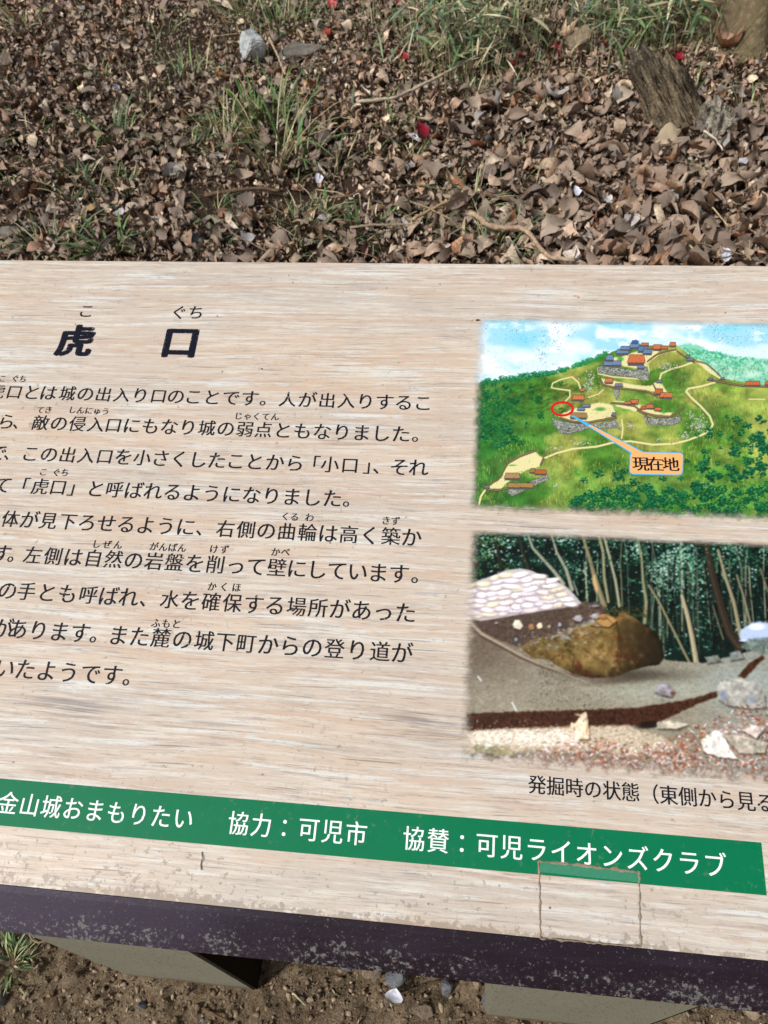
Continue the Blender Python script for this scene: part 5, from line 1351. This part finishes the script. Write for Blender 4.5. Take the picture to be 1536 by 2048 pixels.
# ------------------------------------------------------------------ stump, rotten lump, tree trunk
from mathutils import noise as mn
def ragged(name, rad, H, seed, nth=170, nz=80, jag=.25, flare=.25, squash=.7, ridge=.16):
    V = []; F = []
    for j in range(nz):
        t = j / (nz - 1)
        for i in range(nth):
            a = 2 * math.pi * i / nth; ca, sa = math.cos(a), math.sin(a)
            top = H * (1 - jag * (.5 + .5 * mn.noise(Vector((ca * 2.6 + seed, sa * 2.6, 0)))) - .12 * jag * abs(mn.noise(Vector((ca * 12, sa * 12, seed)))) * 3 - .28 * max(0, ca))
            z = t * top
            r = rad * (1 + flare * (1 - t) ** 2 - .12 * t)
            r *= 1 + ridge * mn.noise(Vector((ca * 4.5 + seed, sa * 4.5, z / H * 1.6))) + ridge * .75 * mn.noise(Vector((ca * 13, sa * 13 + seed, z / H * 4)))
            r *= 1 + .06 * mn.noise(Vector((ca * 30, sa * 30, z / H * 18))) - .12 * max(0, mn.noise(Vector((ca * 17 + seed, sa * 17, z / H * 2.2)))) + .07 * mn.noise(Vector((ca * 34, sa * 34, z / H * 5)))
            V.append((ca * r, sa * r * squash, z))
    for j in range(nz - 1):
        for i in range(nth):
            k = (i + 1) % nth; F.append((j * nth + i, j * nth + k, (j + 1) * nth + k, (j + 1) * nth + i))
    b = len(V); base = (nz - 1) * nth                       # hollow broken top
    for i in range(nth): x, y, z = V[base + i]; V.append((x * .72, y * .72, z - .012 - .02 * abs(mn.noise(Vector((x * 60, y * 60, seed))))))
    for i in range(nth): k = (i + 1) % nth; F.append((base + i, base + k, b + k, b + i))
    V.append((0, 0, H * .62)); c_ = len(V) - 1
    for i in range(nth): F.append((b + i, b + (i + 1) % nth, c_))
    return mesh_np(name, np.array(V), F, smooth=True)
Pb = ground_at(1386, 264); Pt = at_y(1312, 106, Pb[1]); m = px_size(Pb)
ax = Vector(Pt - Pb); Hs = ax.length * 1.03
st = link('broken_stump', ragged('broken_stump', 47 * m, Hs * 1.36, 3, jag=.34, flare=.10, ridge=.22), M['rotten'], None, (Pb[0], Pb[1] + .05, -.03))
st.rotation_euler = (ax.normalized()).to_track_quat('Z', 'Y').to_euler()
q_ = Vector((0, 0, 1)).rotation_difference(ax.normalized()); st.rotation_mode = 'QUATERNION'; st.rotation_quaternion = q_
tag(st, 'broken rotten tree stump leaning left with a splintered top, upper right', 'tree stump')
tp = at_y(1357, 116, Pb[1] + .05); stump_flower.location = tuple(tp)
Pl = ground_at(1432, 275); m = px_size(Pl); tl = at_y(1455, 195, Pl[1]); ax = Vector(tl - Pl)
lu = link('rotten_wood_lump', ragged('rotten_wood_lump', 41 * m, ax.length * 1.05, 9, 90, 40, .3, .1, .8, .42), M['lump'], None, (Pl[0], Pl[1] + .03, -.02))
lu.rotation_mode = 'QUATERNION'; lu.rotation_quaternion = Vector((0, 0, 1)).rotation_difference(ax.normalized())
tag(lu, 'knobbly grey lump of rotten wood at the right foot of the broken stump', 'rotten wood')
Pk = ground_at(1446, 82); m = px_size(Pk)
tree_ = bpy.data.objects.new('tree', None); COL.objects.link(tree_); tree_.location = (Pk[0] + .03, Pk[1] + .16, -.05)
tag(tree_, 'mossy brown tree trunk with buttressed foot at the top right corner', 'tree')
V = []; F = []; nth, nz = 96, 60
for j in range(nz):
    t = j / (nz - 1); z = 4.0 * t ** 1.6
    for i in range(nth):
        a = 2 * math.pi * i / nth; ca, sa = math.cos(a), math.sin(a)
        r = 112 * m * (1 + .62 * math.exp(-z / .12) - .06 * z)
        r *= 1 + (.15 * math.cos(5 * a + .8) + .07 * math.cos(9 * a)) * (math.exp(-z / .5) * .9 + .25) + .05 * mn.noise(Vector((ca * 3, sa * 3, z * 2)))
        V.append((ca * r + .02 * z, sa * r, z))
for j in range(nz - 1):
    for i in range(nth):
        k = (i + 1) % nth; F.append((j * nth + i, j * nth + k, (j + 1) * nth + k, (j + 1) * nth + i))
link('trunk', mesh_np('trunk', np.array(V), F, smooth=True), M['bark'], tree_)

# bits lying on the board
def bit(name, px, py, wpx, colr, label, cat, seed, rz):
    u, v = board_uv(px, py); m = px_size((u, v * CT, v * ST + Z0))
    V = []; r = random.Random(seed)
    me = rock_mesh(name, seed, wpx * m / 2, wpx * m * .22, wpx * m * .10, 12, 0, .05); me.materials.append(bpy.data.materials.get('bit_' + str(colr[0])) or (lambda t: t.color(lin(colr)).m)(NT('bit_' + str(colr[0]), .8, .2)))
    o = link(name, me, None, None, (u, v * CT, v * ST + Z0 + wpx * m * .08), (TILT, 0, rz)); tag(o, label, cat)
bit('bark_flake', 955, 641, 13, (92, 54, 36), 'tiny reddish brown bark flake on the board at the corner of the upper picture', 'debris', 3, .0)
bit('bark_flake', 1152, 594, 16, (196, 152, 134), 'tiny pinkish scratch of bark near the board top edge', 'debris', 5, -.5)
bit('seed', 524, 738, 7, (60, 46, 38), 'tiny dark seed on the board between title and first text line', 'debris', 7, -.6)
u, v = board_uv(983, 1893)
